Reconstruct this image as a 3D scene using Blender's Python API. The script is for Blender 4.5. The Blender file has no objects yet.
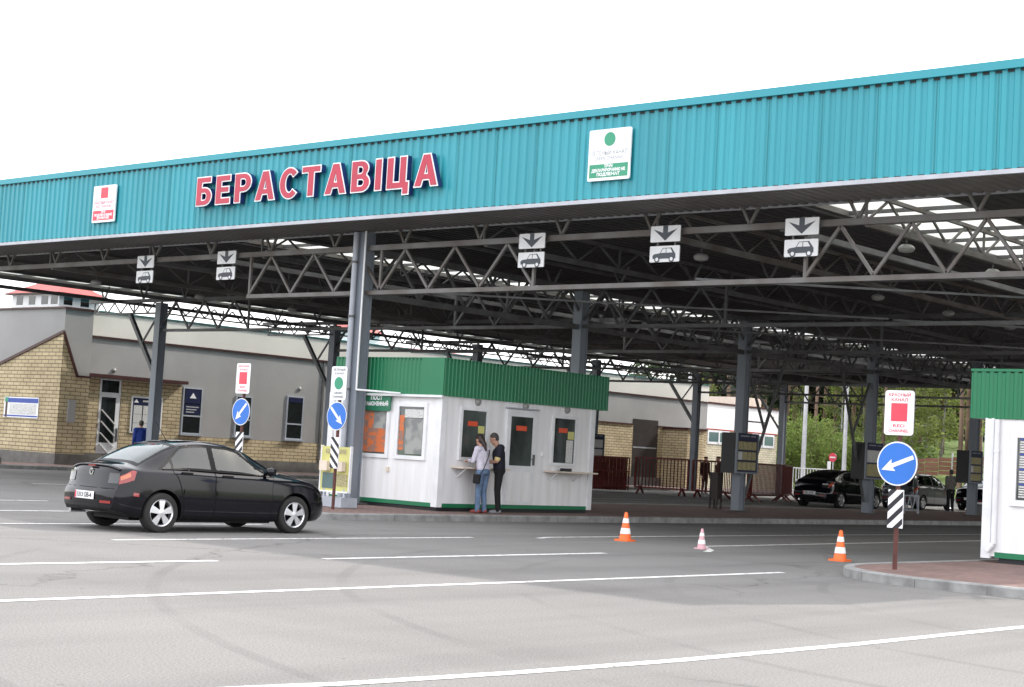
import bpy, bmesh, math, random
from mathutils import Vector, Matrix
sc = bpy.context.scene
R = math.radians
random.seed(7)

# ------------------------------------------------------------------ camera
cam_d = bpy.data.cameras.new('camera'); cam = bpy.data.objects.new('camera', cam_d)
sc.collection.objects.link(cam); sc.camera = cam
cam_d.sensor_width = 36.0; cam_d.lens = 1631.265 / 1024 * 36.0
cam_d.clip_start = 0.1; cam_d.clip_end = 3000
right = Vector((0.757023, 0.650890, 0.057087)).normalized()
fwd = Vector((-0.653389, 0.754101, 0.066447))
fwd = (fwd - right * fwd.dot(right)).normalized()
up = right.cross(fwd)
cam.matrix_world = Matrix(((right.x, up.x, -fwd.x, 0), (right.y, up.y, -fwd.y, 0), (right.z, up.z, -fwd.z, 1.45), (0, 0, 0, 1)))

# ------------------------------------------------------------------ daylight
SUN = Vector((2.9, 9.4, 7.85)).normalized()
world = bpy.data.worlds.new('World'); sc.world = world; world.use_nodes = True
nt = world.node_tree; nt.nodes.clear()
wo = nt.nodes.new('ShaderNodeOutputWorld'); bg = nt.nodes.new('ShaderNodeBackground')
sky = nt.nodes.new('ShaderNodeTexSky'); sky.sky_type = 'NISHITA'; sky.sun_disc = False
sky.sun_elevation = math.asin(SUN.z); sky.sun_rotation = math.atan2(SUN.x, SUN.y)
sky.air_density = 1.0; sky.dust_density = 4.0; sky.ozone_density = 1.0
hz = nt.nodes.new('ShaderNodeMix'); hz.data_type = 'RGBA'; hz.inputs[0].default_value = 0.72   # thin white overcast veil
hz.inputs[7].default_value = (10.3, 10.25, 10.4, 1)
nt.links.new(sky.outputs[0], hz.inputs[6]); nt.links.new(hz.outputs[2], bg.inputs[0])
bg.inputs[1].default_value = 0.15
nt.links.new(bg.outputs[0], wo.inputs[0])
sun_d = bpy.data.lights.new('sun', 'SUN'); sun_d.energy = 2.0; sun_d.angle = R(0.8); sun_d.color = (1, 0.95, 0.88)
sun = bpy.data.objects.new('sun', sun_d); sc.collection.objects.link(sun)
sun.rotation_euler = SUN.to_track_quat('Z', 'Y').to_euler()
sc.view_settings.view_transform = 'Standard'; sc.view_settings.look = 'None'
sc.view_settings.exposure = 1.06; sc.view_settings.gamma = 1; sc.view_settings.use_curve_mapping = False
sc.cycles.max_bounces = 8; sc.cycles.transparent_max_bounces = 12
sc.cycles.use_denoising = True

# ------------------------------------------------------------------ materials
def N(t, kind, **kw):
    n = t.nodes.new(kind)
    for k, v in kw.items(): setattr(n, k, v)
    return n
def mat(name, col, rough=0.6, metal=0.0, var=0.12, scale=3.0, bump=0.0, bscale=60.0, coat=0.0, spec=0.5, dirt=None, stretch=(1, 1, 1)):
    m = bpy.data.materials.new(name); m.use_nodes = True; t = m.node_tree
    b = t.nodes['Principled BSDF']; b.inputs['Roughness'].default_value = rough; b.inputs['Metallic'].default_value = metal
    b.inputs['Coat Weight'].default_value = coat; b.inputs['Coat Roughness'].default_value = 0.04
    b.inputs['Specular IOR Level'].default_value = spec
    tc = N(t, 'ShaderNodeTexCoord'); mp = N(t, 'ShaderNodeMapping'); mp.inputs['Scale'].default_value = stretch
    t.links.new(tc.outputs['Object'], mp.inputs[0])
    no = N(t, 'ShaderNodeTexNoise'); no.inputs['Scale'].default_value = scale; no.inputs['Detail'].default_value = 5
    t.links.new(mp.outputs[0], no.inputs['Vector'])
    rp = N(t, 'ShaderNodeValToRGB'); e = rp.color_ramp.elements
    e[0].position = 0.3; e[1].position = 0.7
    d = dirt or tuple(c * (1 - 2 * var) for c in col)
    e[0].color = (*d, 1); e[1].color = (*(min(1, c * (1 + var * .6)) for c in col), 1)
    t.links.new(no.outputs[0], rp.inputs[0]); t.links.new(rp.outputs[0], b.inputs['Base Color'])
    if bump:
        n2 = N(t, 'ShaderNodeTexNoise'); n2.inputs['Scale'].default_value = bscale; n2.inputs['Detail'].default_value = 3
        t.links.new(tc.outputs['Object'], n2.inputs['Vector'])
        bp = N(t, 'ShaderNodeBump'); bp.inputs['Strength'].default_value = bump; bp.inputs['Distance'].default_value = 0.02
        t.links.new(n2.outputs[0], bp.inputs['Height']); t.links.new(bp.outputs[0], b.inputs['Normal'])
    return m
def plain(name, col, rough=0.5, **kw): return mat(name, col, rough, var=0.06, **kw)
def brick_mat(name, c1, c2, mortar, bw, rh, ms, ground=False, bump=0.4):
    m = bpy.data.materials.new(name); m.use_nodes = True; t = m.node_tree; b = t.nodes['Principled BSDF']
    b.inputs['Roughness'].default_value = 0.85
    tc = N(t, 'ShaderNodeNewGeometry'); sp = N(t, 'ShaderNodeSeparateXYZ'); t.links.new(tc.outputs['Position'], sp.inputs[0])
    cb = N(t, 'ShaderNodeCombineXYZ')
    if ground:
        t.links.new(sp.outputs[1], cb.inputs[0]); t.links.new(sp.outputs[0], cb.inputs[1])
    else:
        ad = N(t, 'ShaderNodeMath', operation='ADD'); t.links.new(sp.outputs[0], ad.inputs[0]); t.links.new(sp.outputs[1], ad.inputs[1])
        t.links.new(ad.outputs[0], cb.inputs[0]); t.links.new(sp.outputs[2], cb.inputs[1])
    bt = N(t, 'ShaderNodeTexBrick'); bt.inputs['Scale'].default_value = 1; bt.inputs['Brick Width'].default_value = bw
    bt.inputs['Row Height'].default_value = rh; bt.inputs['Mortar Size'].default_value = ms; bt.inputs['Mortar Smooth'].default_value = .3
    bt.inputs['Color1'].default_value = (*c1, 1); bt.inputs['Color2'].default_value = (*c2, 1); bt.inputs['Mortar'].default_value = (*mortar, 1)
    t.links.new(cb.outputs[0], bt.inputs['Vector'])
    no = N(t, 'ShaderNodeTexNoise'); no.inputs['Scale'].default_value = 1.3; no.inputs['Detail'].default_value = 6
    t.links.new(tc.outputs['Position'], no.inputs['Vector'])
    mx = N(t, 'ShaderNodeMix', data_type='RGBA', blend_type='MULTIPLY'); mx.inputs[0].default_value = 1
    rp = N(t, 'ShaderNodeValToRGB'); rp.color_ramp.elements[0].position = .25; rp.color_ramp.elements[0].color = (.68, .66, .64, 1); rp.color_ramp.elements[1].position = .7
    t.links.new(no.outputs[0], rp.inputs[0]); t.links.new(bt.outputs['Color'], mx.inputs[6]); t.links.new(rp.outputs[0], mx.inputs[7])
    t.links.new(mx.outputs[2], b.inputs['Base Color'])
    bp = N(t, 'ShaderNodeBump'); bp.inputs['Strength'].default_value = bump; bp.inputs['Distance'].default_value = .02
    iv = N(t, 'ShaderNodeMath', operation='SUBTRACT'); iv.inputs[0].default_value = 1; t.links.new(bt.outputs['Fac'], iv.inputs[1])
    t.links.new(iv.outputs[0], bp.inputs['Height']); t.links.new(bp.outputs[0], b.inputs['Normal'])
    return m
def asphalt_mat():
    m = bpy.data.materials.new('asphalt'); m.use_nodes = True; t = m.node_tree; b = t.nodes['Principled BSDF']
    b.inputs['Roughness'].default_value = 0.9; b.inputs['Specular IOR Level'].default_value = .25
    g = N(t, 'ShaderNodeNewGeometry')
    def noise(scale, det, st=(1, 1, 1), rough=.55):
        mp = N(t, 'ShaderNodeMapping'); mp.inputs['Scale'].default_value = st; t.links.new(g.outputs['Position'], mp.inputs[0])
        n = N(t, 'ShaderNodeTexNoise'); n.inputs['Scale'].default_value = scale; n.inputs['Detail'].default_value = det; n.inputs['Roughness'].default_value = rough
        t.links.new(mp.outputs[0], n.inputs['Vector']); return n
    def ramp(n, p0, c0, p1, c1):
        r = N(t, 'ShaderNodeValToRGB'); e = r.color_ramp.elements; e[0].position = p0; e[1].position = p1
        e[0].color = (*c0, 1); e[1].color = (*c1, 1); t.links.new(n.outputs[0], r.inputs[0]); return r
    def mul(a, bb):
        x = N(t, 'ShaderNodeMix', data_type='RGBA', blend_type='MULTIPLY'); x.inputs[0].default_value = 1
        t.links.new(a, x.inputs[6]); t.links.new(bb, x.inputs[7]); return x.outputs[2]
    base = ramp(noise(.22, 6), .3, (.185, .180, .175), .7, (.218, .212, .206))
    grain = ramp(noise(55, 3, rough=.7), .3, (.56, .56, .56), .72, (1.24, 1.24, 1.23))
    tracks = ramp(noise(1.0, 4, (.9, .05, 1)), .36, (.86, .86, .865), .55, (1, 1, 1))      # worn wheel tracks along the lanes
    turn = ramp(noise(.55, 5, (.25, .9, 1)), .33, (.9, .9, .9), .5, (1, 1, 1))
    spots = ramp(noise(6.0, 2), .22, (.72, .72, .72), .30, (1, 1, 1))
    c = mul(mul(mul(mul(base.outputs[0], grain.outputs[0]), tracks.outputs[0]), turn.outputs[0]), spots.outputs[0])
    # cracks and sealed seams
    v = N(t, 'ShaderNodeTexVoronoi', feature='DISTANCE_TO_EDGE'); v.inputs['Scale'].default_value = .16; w = noise(.8, 5)
    am = N(t, 'ShaderNodeVectorMath', operation='MULTIPLY_ADD'); am.inputs[1].default_value = (1.6, 1.6, 0); t.links.new(w.outputs['Color'], am.inputs[0]); t.links.new(g.outputs['Position'], am.inputs[2]); t.links.new(am.outputs[0], v.inputs['Vector'])
    cr = ramp(v, .0, (.62, .62, .62), .006, (1, 1, 1)); gate = ramp(noise(.12, 2), .47, (1, 1, 1), .53, (0, 0, 0))
    cm = N(t, 'ShaderNodeMix', data_type='RGBA', blend_type='MIX'); t.links.new(gate.outputs[0], cm.inputs[0]); t.links.new(cr.outputs[0], cm.inputs[6]); cm.inputs[7].default_value = (1, 1, 1, 1)
    wv = N(t, 'ShaderNodeTexWave', wave_type='RINGS', rings_direction='SPHERICAL'); wv.inputs['Scale'].default_value = .17; wv.inputs['Distortion'].default_value = .8; wv.inputs['Detail Scale'].default_value = .3
    mp = N(t, 'ShaderNodeMapping'); mp.inputs['Location'].default_value = (3.0, -22, 0); t.links.new(g.outputs['Position'], mp.inputs[0]); t.links.new(mp.outputs[0], wv.inputs['Vector'])
    tm = ramp(wv, .982, (1, 1, 1), .995, (.86, .86, .865)); gt = ramp(noise(.3, 4), .42, (1, 1, 1), .56, (0, 0, 0)); tx = N(t, 'ShaderNodeMix', data_type='RGBA'); t.links.new(gt.outputs[0], tx.inputs[0]); t.links.new(tm.outputs[0], tx.inputs[6]); tx.inputs[7].default_value = (1, 1, 1, 1)
    c = mul(mul(c, cm.outputs[2]), tx.outputs[2])
    t.links.new(c, b.inputs['Base Color'])
    bp = N(t, 'ShaderNodeBump'); bp.inputs['Strength'].default_value = .5; bp.inputs['Distance'].default_value = .01
    t.links.new(noise(90, 2).outputs[0], bp.inputs['Height']); t.links.new(bp.outputs[0], b.inputs['Normal'])
    return m
def glass_mat(name, col=(.02, .03, .03), rough=.03, trans=0.0, spec=.8):
    m = plain(name, col, rough); b = m.node_tree.nodes['Principled BSDF']
    b.inputs['Specular IOR Level'].default_value = spec; b.inputs['Transmission Weight'].default_value = trans; b.inputs['IOR'].default_value = 1.5
    return m
def see_through(name, tint, ior=1.5):
    m = bpy.data.materials.new(name); m.use_nodes = True; t = m.node_tree; t.nodes.clear()
    o = N(t, 'ShaderNodeOutputMaterial'); a = N(t, 'ShaderNodeBsdfTransparent'); c = N(t, 'ShaderNodeBsdfGlossy'); x = N(t, 'ShaderNodeMixShader'); f = N(t, 'ShaderNodeFresnel'); f.inputs[0].default_value = ior
    a.inputs[0].default_value = (*tint, 1); c.inputs['Roughness'].default_value = .01; c.inputs[0].default_value = (.9, .95, .95, 1)
    t.links.new(f.outputs[0], x.inputs[0]); t.links.new(a.outputs[0], x.inputs[1]); t.links.new(c.outputs[0], x.inputs[2]); t.links.new(x.outputs[0], o.inputs[0])
    return m
def sheet_glow(name, col, fac):      # translucent roof sheet
    m = bpy.data.materials.new(name); m.use_nodes = True; t = m.node_tree; t.nodes.clear()
    o = N(t, 'ShaderNodeOutputMaterial'); a = N(t, 'ShaderNodeBsdfTranslucent'); c = N(t, 'ShaderNodeBsdfTransparent'); x = N(t, 'ShaderNodeMixShader')
    a.inputs[0].default_value = (*col, 1); c.inputs[0].default_value = (*col, 1); x.inputs[0].default_value = fac
    t.links.new(a.outputs[0], x.inputs[1]); t.links.new(c.outputs[0], x.inputs[2]); t.links.new(x.outputs[0], o.inputs[0])
    return m
def paper_mat(name, c1, c2, sx, sz, thr=.5):     # sheets of small print
    m = bpy.data.materials.new(name); m.use_nodes = True; t = m.node_tree; b = t.nodes['Principled BSDF']; b.inputs['Roughness'].default_value = .5
    g = N(t, 'ShaderNodeNewGeometry'); mp = N(t, 'ShaderNodeMapping'); mp.inputs['Scale'].default_value = (sx, sx, sz)
    n = N(t, 'ShaderNodeTexNoise'); n.inputs['Scale'].default_value = 1; n.inputs['Detail'].default_value = 1
    t.links.new(g.outputs['Position'], mp.inputs[0]); t.links.new(mp.outputs[0], n.inputs['Vector'])
    r = N(t, 'ShaderNodeValToRGB'); e = r.color_ramp.elements; e[0].position = thr - .06; e[1].position = thr + .06; e[0].color = (*c2, 1); e[1].color = (*c1, 1)
    t.links.new(n.outputs[0], r.inputs[0]); t.links.new(r.outputs[0], b.inputs['Base Color'])
    return m
M = dict(
    asphalt=asphalt_mat(),
    paint=mat('road_paint', (.78, .78, .76), .7, var=.1, scale=9, dirt=(.5, .5, .49), bump=.2),
    paver=brick_mat('red_pavers', (.27, .17, .15), (.20, .13, .115), (.09, .07, .065), .21, .105, .008, ground=True),
    kerb=mat('kerb_concrete', (.30, .30, .295), .9, var=.2, scale=4, bump=.4),
    grass=mat('grass', (.17, .24, .065), .95, var=.25, scale=1.6, dirt=(.085, .14, .035), bump=1.0, bscale=5),
    teal=mat('teal_sheet', (.024, .30, .365), .42, var=.05, scale=.5, stretch=(1, 1, .25)),
    trim=mat('galvanised_trim', (.44, .45, .49), .45, .3, var=.08),
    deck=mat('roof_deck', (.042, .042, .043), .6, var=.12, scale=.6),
    soffit=mat('soffit_sheet', (.155, .148, .143), .55, var=.12, scale=.7),
    steel=mat('grey_steel', (.135, .14, .143), .5, var=.12, scale=2, dirt=(.075, .075, .075)),
    steelrust=mat('weathered_steel', (.175, .175, .17), .55, var=.15, scale=1.5, dirt=(.10, .08, .068)),
    column=mat('column_grey_blue', (.225, .255, .295), .45, var=.12, scale=1.2, stretch=(1, 1, .3)),
    pipe=mat('grey_pipe', (.40, .43, .48), .4, var=.08),
    white=mat('white_panel', (.81, .81, .83), .42, scale=2.2, stretch=(2.5, 2.5, .22), dirt=(.735, .73, .725), bump=.06, bscale=5),
    pvc=plain('white_pvc', (.80, .81, .83), .35),
    green=mat('green_sheet', (.005, .175, .072), .38, var=.06, scale=.8),
    greensign=plain('green_sign', (.02, .17, .09), .4),
    greendot=plain('green_print', (.035, .30, .17), .45),
    red=plain('red_print', (.72, .06, .10), .45),
    redlet=plain('red_letter', (.47, .025, .06), .4),
    navy=plain('navy_return', (.012, .025, .13), .4),
    signwhite=plain('sign_white', (.86, .87, .88), .4),
    signblue=plain('sign_blue', (.02, .16, .60), .4),
    signblue2=plain('sign_deep_blue', (.02, .06, .36), .4),
    black=plain('black_print', (.015, .015, .02), .5),
    darkgrey=plain('dark_grey_print', (.07, .08, .10), .5),
    grey=plain('grey_print', (.30, .32, .34), .5),
    signback=plain('sign_back', (.28, .29, .3), .5, metal=.4),
    rustpost=mat('brown_post', (.11, .035, .028), .7, var=.2, scale=8),
    brick=brick_mat('yellow_brick', (.64, .53, .335), (.54, .44, .27), (.22, .18, .12), .42, .135, .018),
    stucco=mat('grey_stucco', (.345, .34, .335), .95, var=.06, scale=.6, bump=.35, bscale=35),
    cream=mat('cream_stucco', (.66, .635, .58), .95, var=.05, scale=.5, bump=.3, bscale=35),
    plinth=mat('dark_plinth', (.16, .15, .14), .9, var=.15, bump=.3),
    maroon=mat('maroon_flashing', (.055, .014, .013), .45, var=.1),
    redroof=mat('red_roof', (.42, .05, .04), .5, var=.12),
    tealtrim=plain('teal_trim', (.02, .16, .16), .5),
    whitewall=mat('white_render', (.82, .82, .82), .9, var=.04),
    lightbrick=brick_mat('pale_brick', (.68, .63, .48), (.60, .55, .40), (.36, .33, .25), .42, .135, .018),
    darkdoor=mat('dark_door', (.035, .028, .028), .4, var=.2),
    glass=glass_mat('window_glass', (.018, .022, .022)),
    roomglass=mat('booth_glass', (.10, .12, .11), .03, scale=1.1, spec=.8, dirt=(.012, .016, .015), stretch=(1, 1, .7)),  # mottled tones painted into the glass for the dim room and reflections
    blueglass=glass_mat('far_glass', (.10, .17, .17), .1),
    orangereflection=paper_mat('orange_reflection', (.62, .16, .05), (.30, .17, .13), 5, 7, .47), greyblind=paper_mat('grey_blind', (.34, .35, .33), (.20, .21, .21), 3, 4, .5),  # the orange is a painted window reflection, the grey is for blinds
    noticered=plain('notice_red', (.72, .085, .03), .5),
    orange=plain('orange_plastic', (.85, .16, .03), .5),
    paleorange=plain('faded_cone', (.62, .36, .40), .6),
    conewhite=plain('cone_white', (.85, .85, .85), .5),
    darkredfence=mat('dark_red_paint', (.17, .024, .02), .5, var=.2, scale=6),
    binbrown=mat('brown_bin', (.03, .016, .014), .6, var=.2),
    yellow=plain('yellow_board', (.60, .58, .20), .45),
    shelf=plain('pale_shelf', (.72, .62, .52), .5),
    lampglass=plain('lamp_glass', (.30, .30, .285), .3),
    lamphood=plain('lamp_hood', (.30, .30, .29), .4),
    skylight=sheet_glow('skylight_sheet', (.66, .67, .65), .45),
    paper=paper_mat('printed_paper', (.66, .66, .64), (.42, .43, .44), 24, 60, .45),
    paperyellow=paper_mat('yellowed_paper', (.42, .38, .20), (.26, .23, .11), 20, 50, .45),
    boardnavy=plain('board_navy', (.012, .016, .06), .35),
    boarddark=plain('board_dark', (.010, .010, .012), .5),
    tyre=mat('tyre_rubber', (.022, .021, .020), .85, var=.2),
    rim=plain('alloy', (.72, .73, .76), .28, metal=.85),
    carblack=mat('black_car_paint', (.004, .004, .007), .08, .0, var=.05, coat=.3, spec=.25),
    carsilver=mat('silver_car_paint', (.17, .18, .195), .3, .7, var=.04, coat=1.0),
    cartrim=plain('car_trim', (.008, .008, .009), .45, spec=.15),
    tinted=see_through('tinted_glass', (.34, .40, .38), 1.75), seatcloth=plain('seat_cloth', (.03, .03, .032), .9),
    carglass=glass_mat('car_glass', (.010, .014, .015), .02, spec=.7),
    chrome=plain('chrome', (.75, .75, .76), .15, metal=1.0),
    lampred=plain('tail_red', (.26, .010, .010), .12, coat=1.0),
    lamporange=plain('tail_orange', (.50, .13, .05), .12, coat=1.0),
    lampclear=plain('lamp_clear', (.04, .04, .045), .12, coat=.6, metal=.3),
    skin=mat('skin', (.50, .28, .20), .55, var=.06),
    hairbrown=mat('brown_hair', (.030, .014, .010), .5, var=.2, scale=40),
    hairgrey=mat('short_grey_hair', (.05, .045, .042), .6, var=.3, scale=60),
    lilac=mat('pale_lilac_knit', (.60, .57, .66), .9, var=.06, scale=14),
    denim=mat('blue_denim', (.13, .20, .32), .9, var=.2, scale=9),
    navycloth=mat('navy_cloth', (.012, .013, .026), .85, var=.15, scale=9),
    blackcloth=mat('black_cloth', (.008, .008, .009), .85, var=.15, scale=9),
    paleyellow=plain('pale_yellow_cuff', (.70, .55, .25), .8),
    redshoe=plain('red_brown_shoe', (.24, .055, .04), .6),
    greyshoe=plain('grey_shoe', (.22, .23, .25), .6),
    bluecloth=mat('blue_cloth', (.012, .045, .28), .8, var=.12, scale=8),
    browncloth=mat('uniform_brown', (.055, .022, .014), .85, var=.12, scale=8),
    greyjacket=mat('grey_jacket', (.19, .18, .16), .85, var=.15, scale=8),
    bark=mat('pine_bark', (.26, .175, .125), .95, var=.3, scale=1.5, stretch=(1, 1, .3)),
    birchbark=mat('birch_bark', (.42, .41, .38), .9, var=.3, scale=2, dirt=(.12, .11, .10)),
    pineleaf=mat('pine_needles', (.105, .145, .06), .8, var=.3, scale=.8),
    spruceleaf=mat('spruce_needles', (.085, .12, .065), .8, var=.3, scale=.8),
    birchleaf=mat('fresh_leaves', (.31, .37, .115), .7, var=.25, scale=.7),
    bushleaf=mat('bush_leaves', (.26, .35, .09), .7, var=.3, scale=1.2),
    concretepole=mat('pole_grey', (.52, .53, .55), .6, var=.08),
    redfence=mat('red_brown_fence', (.30, .135, .10), .8, var=.15, scale=1),
)
for k in ('pineleaf', 'spruceleaf', 'birchleaf', 'bushleaf'):
    t = M[k].node_tree; b = t.nodes['Principled BSDF']; tl = N(t, 'ShaderNodeBsdfTranslucent'); mx = N(t, 'ShaderNodeMixShader'); mx.inputs[0].default_value = .5   # light through thin leaves
    t.links.new(b.inputs['Base Color'].links[0].from_socket, tl.inputs[0]); t.links.new(b.outputs[0], mx.inputs[1]); t.links.new(tl.outputs[0], mx.inputs[2]); t.links.new(mx.outputs[0], t.nodes['Material Output'].inputs[0])
# worn gaps in the road paint
t = M['paint'].node_tree; b = t.nodes['Principled BSDF']; g = N(t, 'ShaderNodeNewGeometry'); n1 = N(t, 'ShaderNodeTexNoise'); n1.inputs['Scale'].default_value = 7; n1.inputs['Detail'].default_value = 8; n1.inputs['Roughness'].default_value = .75
rp = N(t, 'ShaderNodeValToRGB'); rp.color_ramp.elements[0].position = .36; rp.color_ramp.elements[1].position = .45; t.links.new(g.outputs['Position'], n1.inputs['Vector']); t.links.new(n1.outputs[0], rp.inputs[0]); t.links.new(rp.outputs[0], b.inputs['Alpha'])
for k in range(3):
    c = [(.024, .30, .365), (.023, .292, .355), (.025, .308, .372)][k]
    M['teal%d' % k] = mat('teal_sheet', c, .42, var=.07, scale=.9, stretch=(1, 1, .12))
for k, s_ in (('lilac', 12), ('denim', 12), ('navycloth', 11), ('blackcloth', 11), ('bluecloth', 9), ('greyjacket', 9)):
    t = M[k].node_tree; n1 = N(t, 'ShaderNodeTexNoise'); n1.inputs['Scale'].default_value = s_; n1.inputs['Detail'].default_value = 2; n1.inputs['Distortion'].default_value = 1.2; tc = N(t, 'ShaderNodeTexCoord'); t.links.new(tc.outputs['Object'], n1.inputs['Vector'])
    bp = N(t, 'ShaderNodeBump'); bp.inputs['Strength'].default_value = .9; bp.inputs['Distance'].default_value = .03; t.links.new(n1.outputs[0], bp.inputs['Height']); t.links.new(bp.outputs[0], t.nodes['Principled BSDF'].inputs['Normal'])

# ------------------------------------------------------------------ mesh builder
class MB:
    def __init__(s): s.v = []; s.f = []; s.m = []; s.mats = []
    def mi(s, m):
        m = M[m] if isinstance(m, str) else m
        if m not in s.mats: s.mats.append(m)
        return s.mats.index(m)
    def add(s, vs, fs, m):
        o = len(s.v); i = s.mi(m); s.v += [tuple(p) for p in vs]
        for f in fs: s.f.append([o + k for k in f]); s.m.append(i)
        return s
    def box(s, x0, x1, y0, y1, z0, z1, m):
        v = [(x, y, z) for z in (z0, z1) for y in (y0, y1) for x in (x0, x1)]
        return s.add(v, [(0, 2, 3, 1), (4, 5, 7, 6), (0, 1, 5, 4), (2, 6, 7, 3), (0, 4, 6, 2), (1, 3, 7, 5)], m)
    def obox(s, mtx, sx, sy, sz, m):
        v = [mtx @ Vector((x * sx / 2, y * sy / 2, z * sz / 2)) for z in (-1, 1) for y in (-1, 1) for x in (-1, 1)]
        return s.add(v, [(0, 2, 3, 1), (4, 5, 7, 6), (0, 1, 5, 4), (2, 6, 7, 3), (0, 4, 6, 2), (1, 3, 7, 5)], m)
    def frame(s, p, q, upv=None):
        p, q = Vector(p), Vector(q); d = (q - p).normalized()
        u = Vector(upv) if upv else (Vector((0, 0, 1)) if abs(d.z) < .95 else Vector((1, 0, 0)))
        a = d.cross(u).normalized(); b = a.cross(d).normalized()
        return p, q, a, b
    def bar(s, p, q, w, h, m, upv=None):
        p, q, a, b = s.frame(p, q, upv)
        v = [c + a * (i * w / 2) + b * (j * h / 2) for c in (p, q) for j in (-1, 1) for i in (-1, 1)]
        return s.add(v, [(0, 1, 3, 2), (4, 6, 7, 5), (0, 4, 5, 1), (2, 3, 7, 6), (0, 2, 6, 4), (1, 5, 7, 3)], m)
    def tube(s, p, q, r0, m, r1=None, n=10, caps=True):
        r1 = r0 if r1 is None else r1; p, q, a, b = s.frame(p, q); v = []
        for c, r in ((p, r0), (q, r1)):
            for k in range(n):
                t = 2 * math.pi * k / n; v.append(c + a * (r * math.cos(t)) + b * (r * math.sin(t)))
        f = [(k, n + k, n + (k + 1) % n, (k + 1) % n) for k in range(n)]
        if caps: f += [tuple(range(n)), tuple(reversed(range(n, 2 * n)))]
        return s.add(v, f, m)
    def path(s, pts, r, m, n=8):
        for p, q in zip(pts, pts[1:]): s.tube(p, q, r, m, n=n)
        return s
    def prism(s, poly, o, ax, ay, an, depth, m, sidem=None):
        """polygon (2d) in plane o+ax*u+ay*v, front at +an*depth"""
        o, ax, ay, an = Vector(o), Vector(ax), Vector(ay), Vector(an); n = len(poly)
        a = [o + ax * u + ay * v for u, v in poly]; b = [p + an * depth for p in a]
        s.add(b, [tuple(range(n))], m); s.add(a, [tuple(reversed(range(n)))], sidem or m)
        s.add(a + b, [(k, (k + 1) % n, n + (k + 1) % n, n + k) for k in range(n)], sidem or m)
        return s
    def lathe(s, prof, o, m, n=20, axis='z'):
        o = Vector(o); v = []
        for r, z in prof:
            for k in range(n):
                t = 2 * math.pi * k / n; c, d = r * math.cos(t), r * math.sin(t)
                v.append(o + (Vector((c, d, z)) if axis == 'z' else Vector((c, z, d)) if axis == 'y' else Vector((z, c, d))))
        f = []
        for j in range(len(prof) - 1):
            for k in range(n):
                f.append((j * n + k, j * n + (k + 1) % n, (j + 1) * n + (k + 1) % n, (j + 1) * n + k))
        return s.add(v, f, m)
    def build(s, name, parent=None, smooth=False, bevel=0):
        me = bpy.data.meshes.new(name)
        off = Vector(parent.matrix_world.translation) if parent else Vector()
        if parent:
            p = parent; off = Vector(p['_o']) if '_o' in p else Vector()
        me.from_pydata([tuple(Vector(p) - off) for p in s.v], [], s.f)
        for m in s.mats: me.materials.append(m)
        me.polygons.foreach_set('material_index', s.m)
        bm = bmesh.new(); bm.from_mesh(me); bmesh.ops.recalc_face_normals(bm, faces=bm.faces); bm.to_mesh(me); bm.free()
        if smooth: me.polygons.foreach_set('use_smooth', [True] * len(me.polygons))
        o = bpy.data.objects.new(name, me); sc.collection.objects.link(o)
        if parent: o.parent = parent
        o['_o'] = tuple(off) if parent else (0, 0, 0)
        if bevel:
            b = o.modifiers.new('bevel', 'BEVEL'); b.width = bevel; b.segments = 2; b.limit_method = 'ANGLE'; b.angle_limit = R(40)
        return o
def thing(name, label, cat, loc=(0, 0, 0), group=None):
    o = bpy.data.objects.new(name, None); sc.collection.objects.link(o); o.location = loc; o['_o'] = tuple(loc)
    o.empty_display_size = .2
    return tag(o, label, cat, group)
def tag(o, label=None, cat=None, group=None, kind=None):
    if label: o['label'] = label
    if cat: o['category'] = cat
    if group: o['group'] = group
    if kind: o['kind'] = kind
    return o
def copy_tree(o, parent=None):
    c = o.copy(); sc.collection.objects.link(c)
    if parent: c.parent = parent
    for ch in list(o.children): copy_tree(ch, c)
    return c
_tmp = bpy.data.scenes.new('scratch')
def baked(o):
    """mesh of o with its modifiers applied, worked out in an empty scratch scene (fast)"""
    extra = [m.object for m in o.modifiers if getattr(m, 'object', None)]
    for q in [o] + extra:
        for c in list(q.users_collection): c.objects.unlink(q)
        _tmp.collection.objects.link(q)
    with bpy.context.temp_override(scene=_tmp, view_layer=_tmp.view_layers[0]):
        dg = bpy.context.evaluated_depsgraph_get(); dg.update(); me = bpy.data.meshes.new_from_object(o.evaluated_get(dg))
    for q in [o] + extra: _tmp.collection.objects.unlink(q); sc.collection.objects.link(q)
    return me
def text_polys(s, size, bold=0.0, extrude=0.0, align='CENTER', spacing=1.0):
    cu = bpy.data.curves.new('tmp_text', 'FONT'); cu.body = s; cu.size = size; cu.offset = bold; cu.extrude = extrude
    cu.align_x = align; cu.align_y = 'CENTER'; cu.space_character = spacing; cu.resolution_u = 3
    ob = bpy.data.objects.new('tmp_text', cu); sc.collection.objects.link(ob)
    me = baked(ob)
    vs = [tuple(v.co) for v in me.vertices]; fs = [tuple(p.vertices) for p in me.polygons]
    bpy.data.objects.remove(ob); bpy.data.curves.remove(cu); bpy.data.meshes.remove(me)
    return vs, fs
def text(mb, s, o, ax, ay, an, size, m, bold=0.0, width=None, extrude=0.0, align='CENTER'):
    vs, fs = text_polys(s, size, bold, extrude, align)
    if not vs: return
    o, ax, ay, an = Vector(o), Vector(ax), Vector(ay), Vector(an)
    k = 1.0
    if width: k = width / max(1e-6, max(v[0] for v in vs) - min(v[0] for v in vs))
    mb.add([o + ax * (x * k) + ay * y + an * (z + extrude) for x, y, z in vs], fs, m)
def circle(r, n=32, rx=None): return [((rx or r) * math.cos(2 * math.pi * k / n), r * math.sin(2 * math.pi * k / n)) for k in range(n)]
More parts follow.
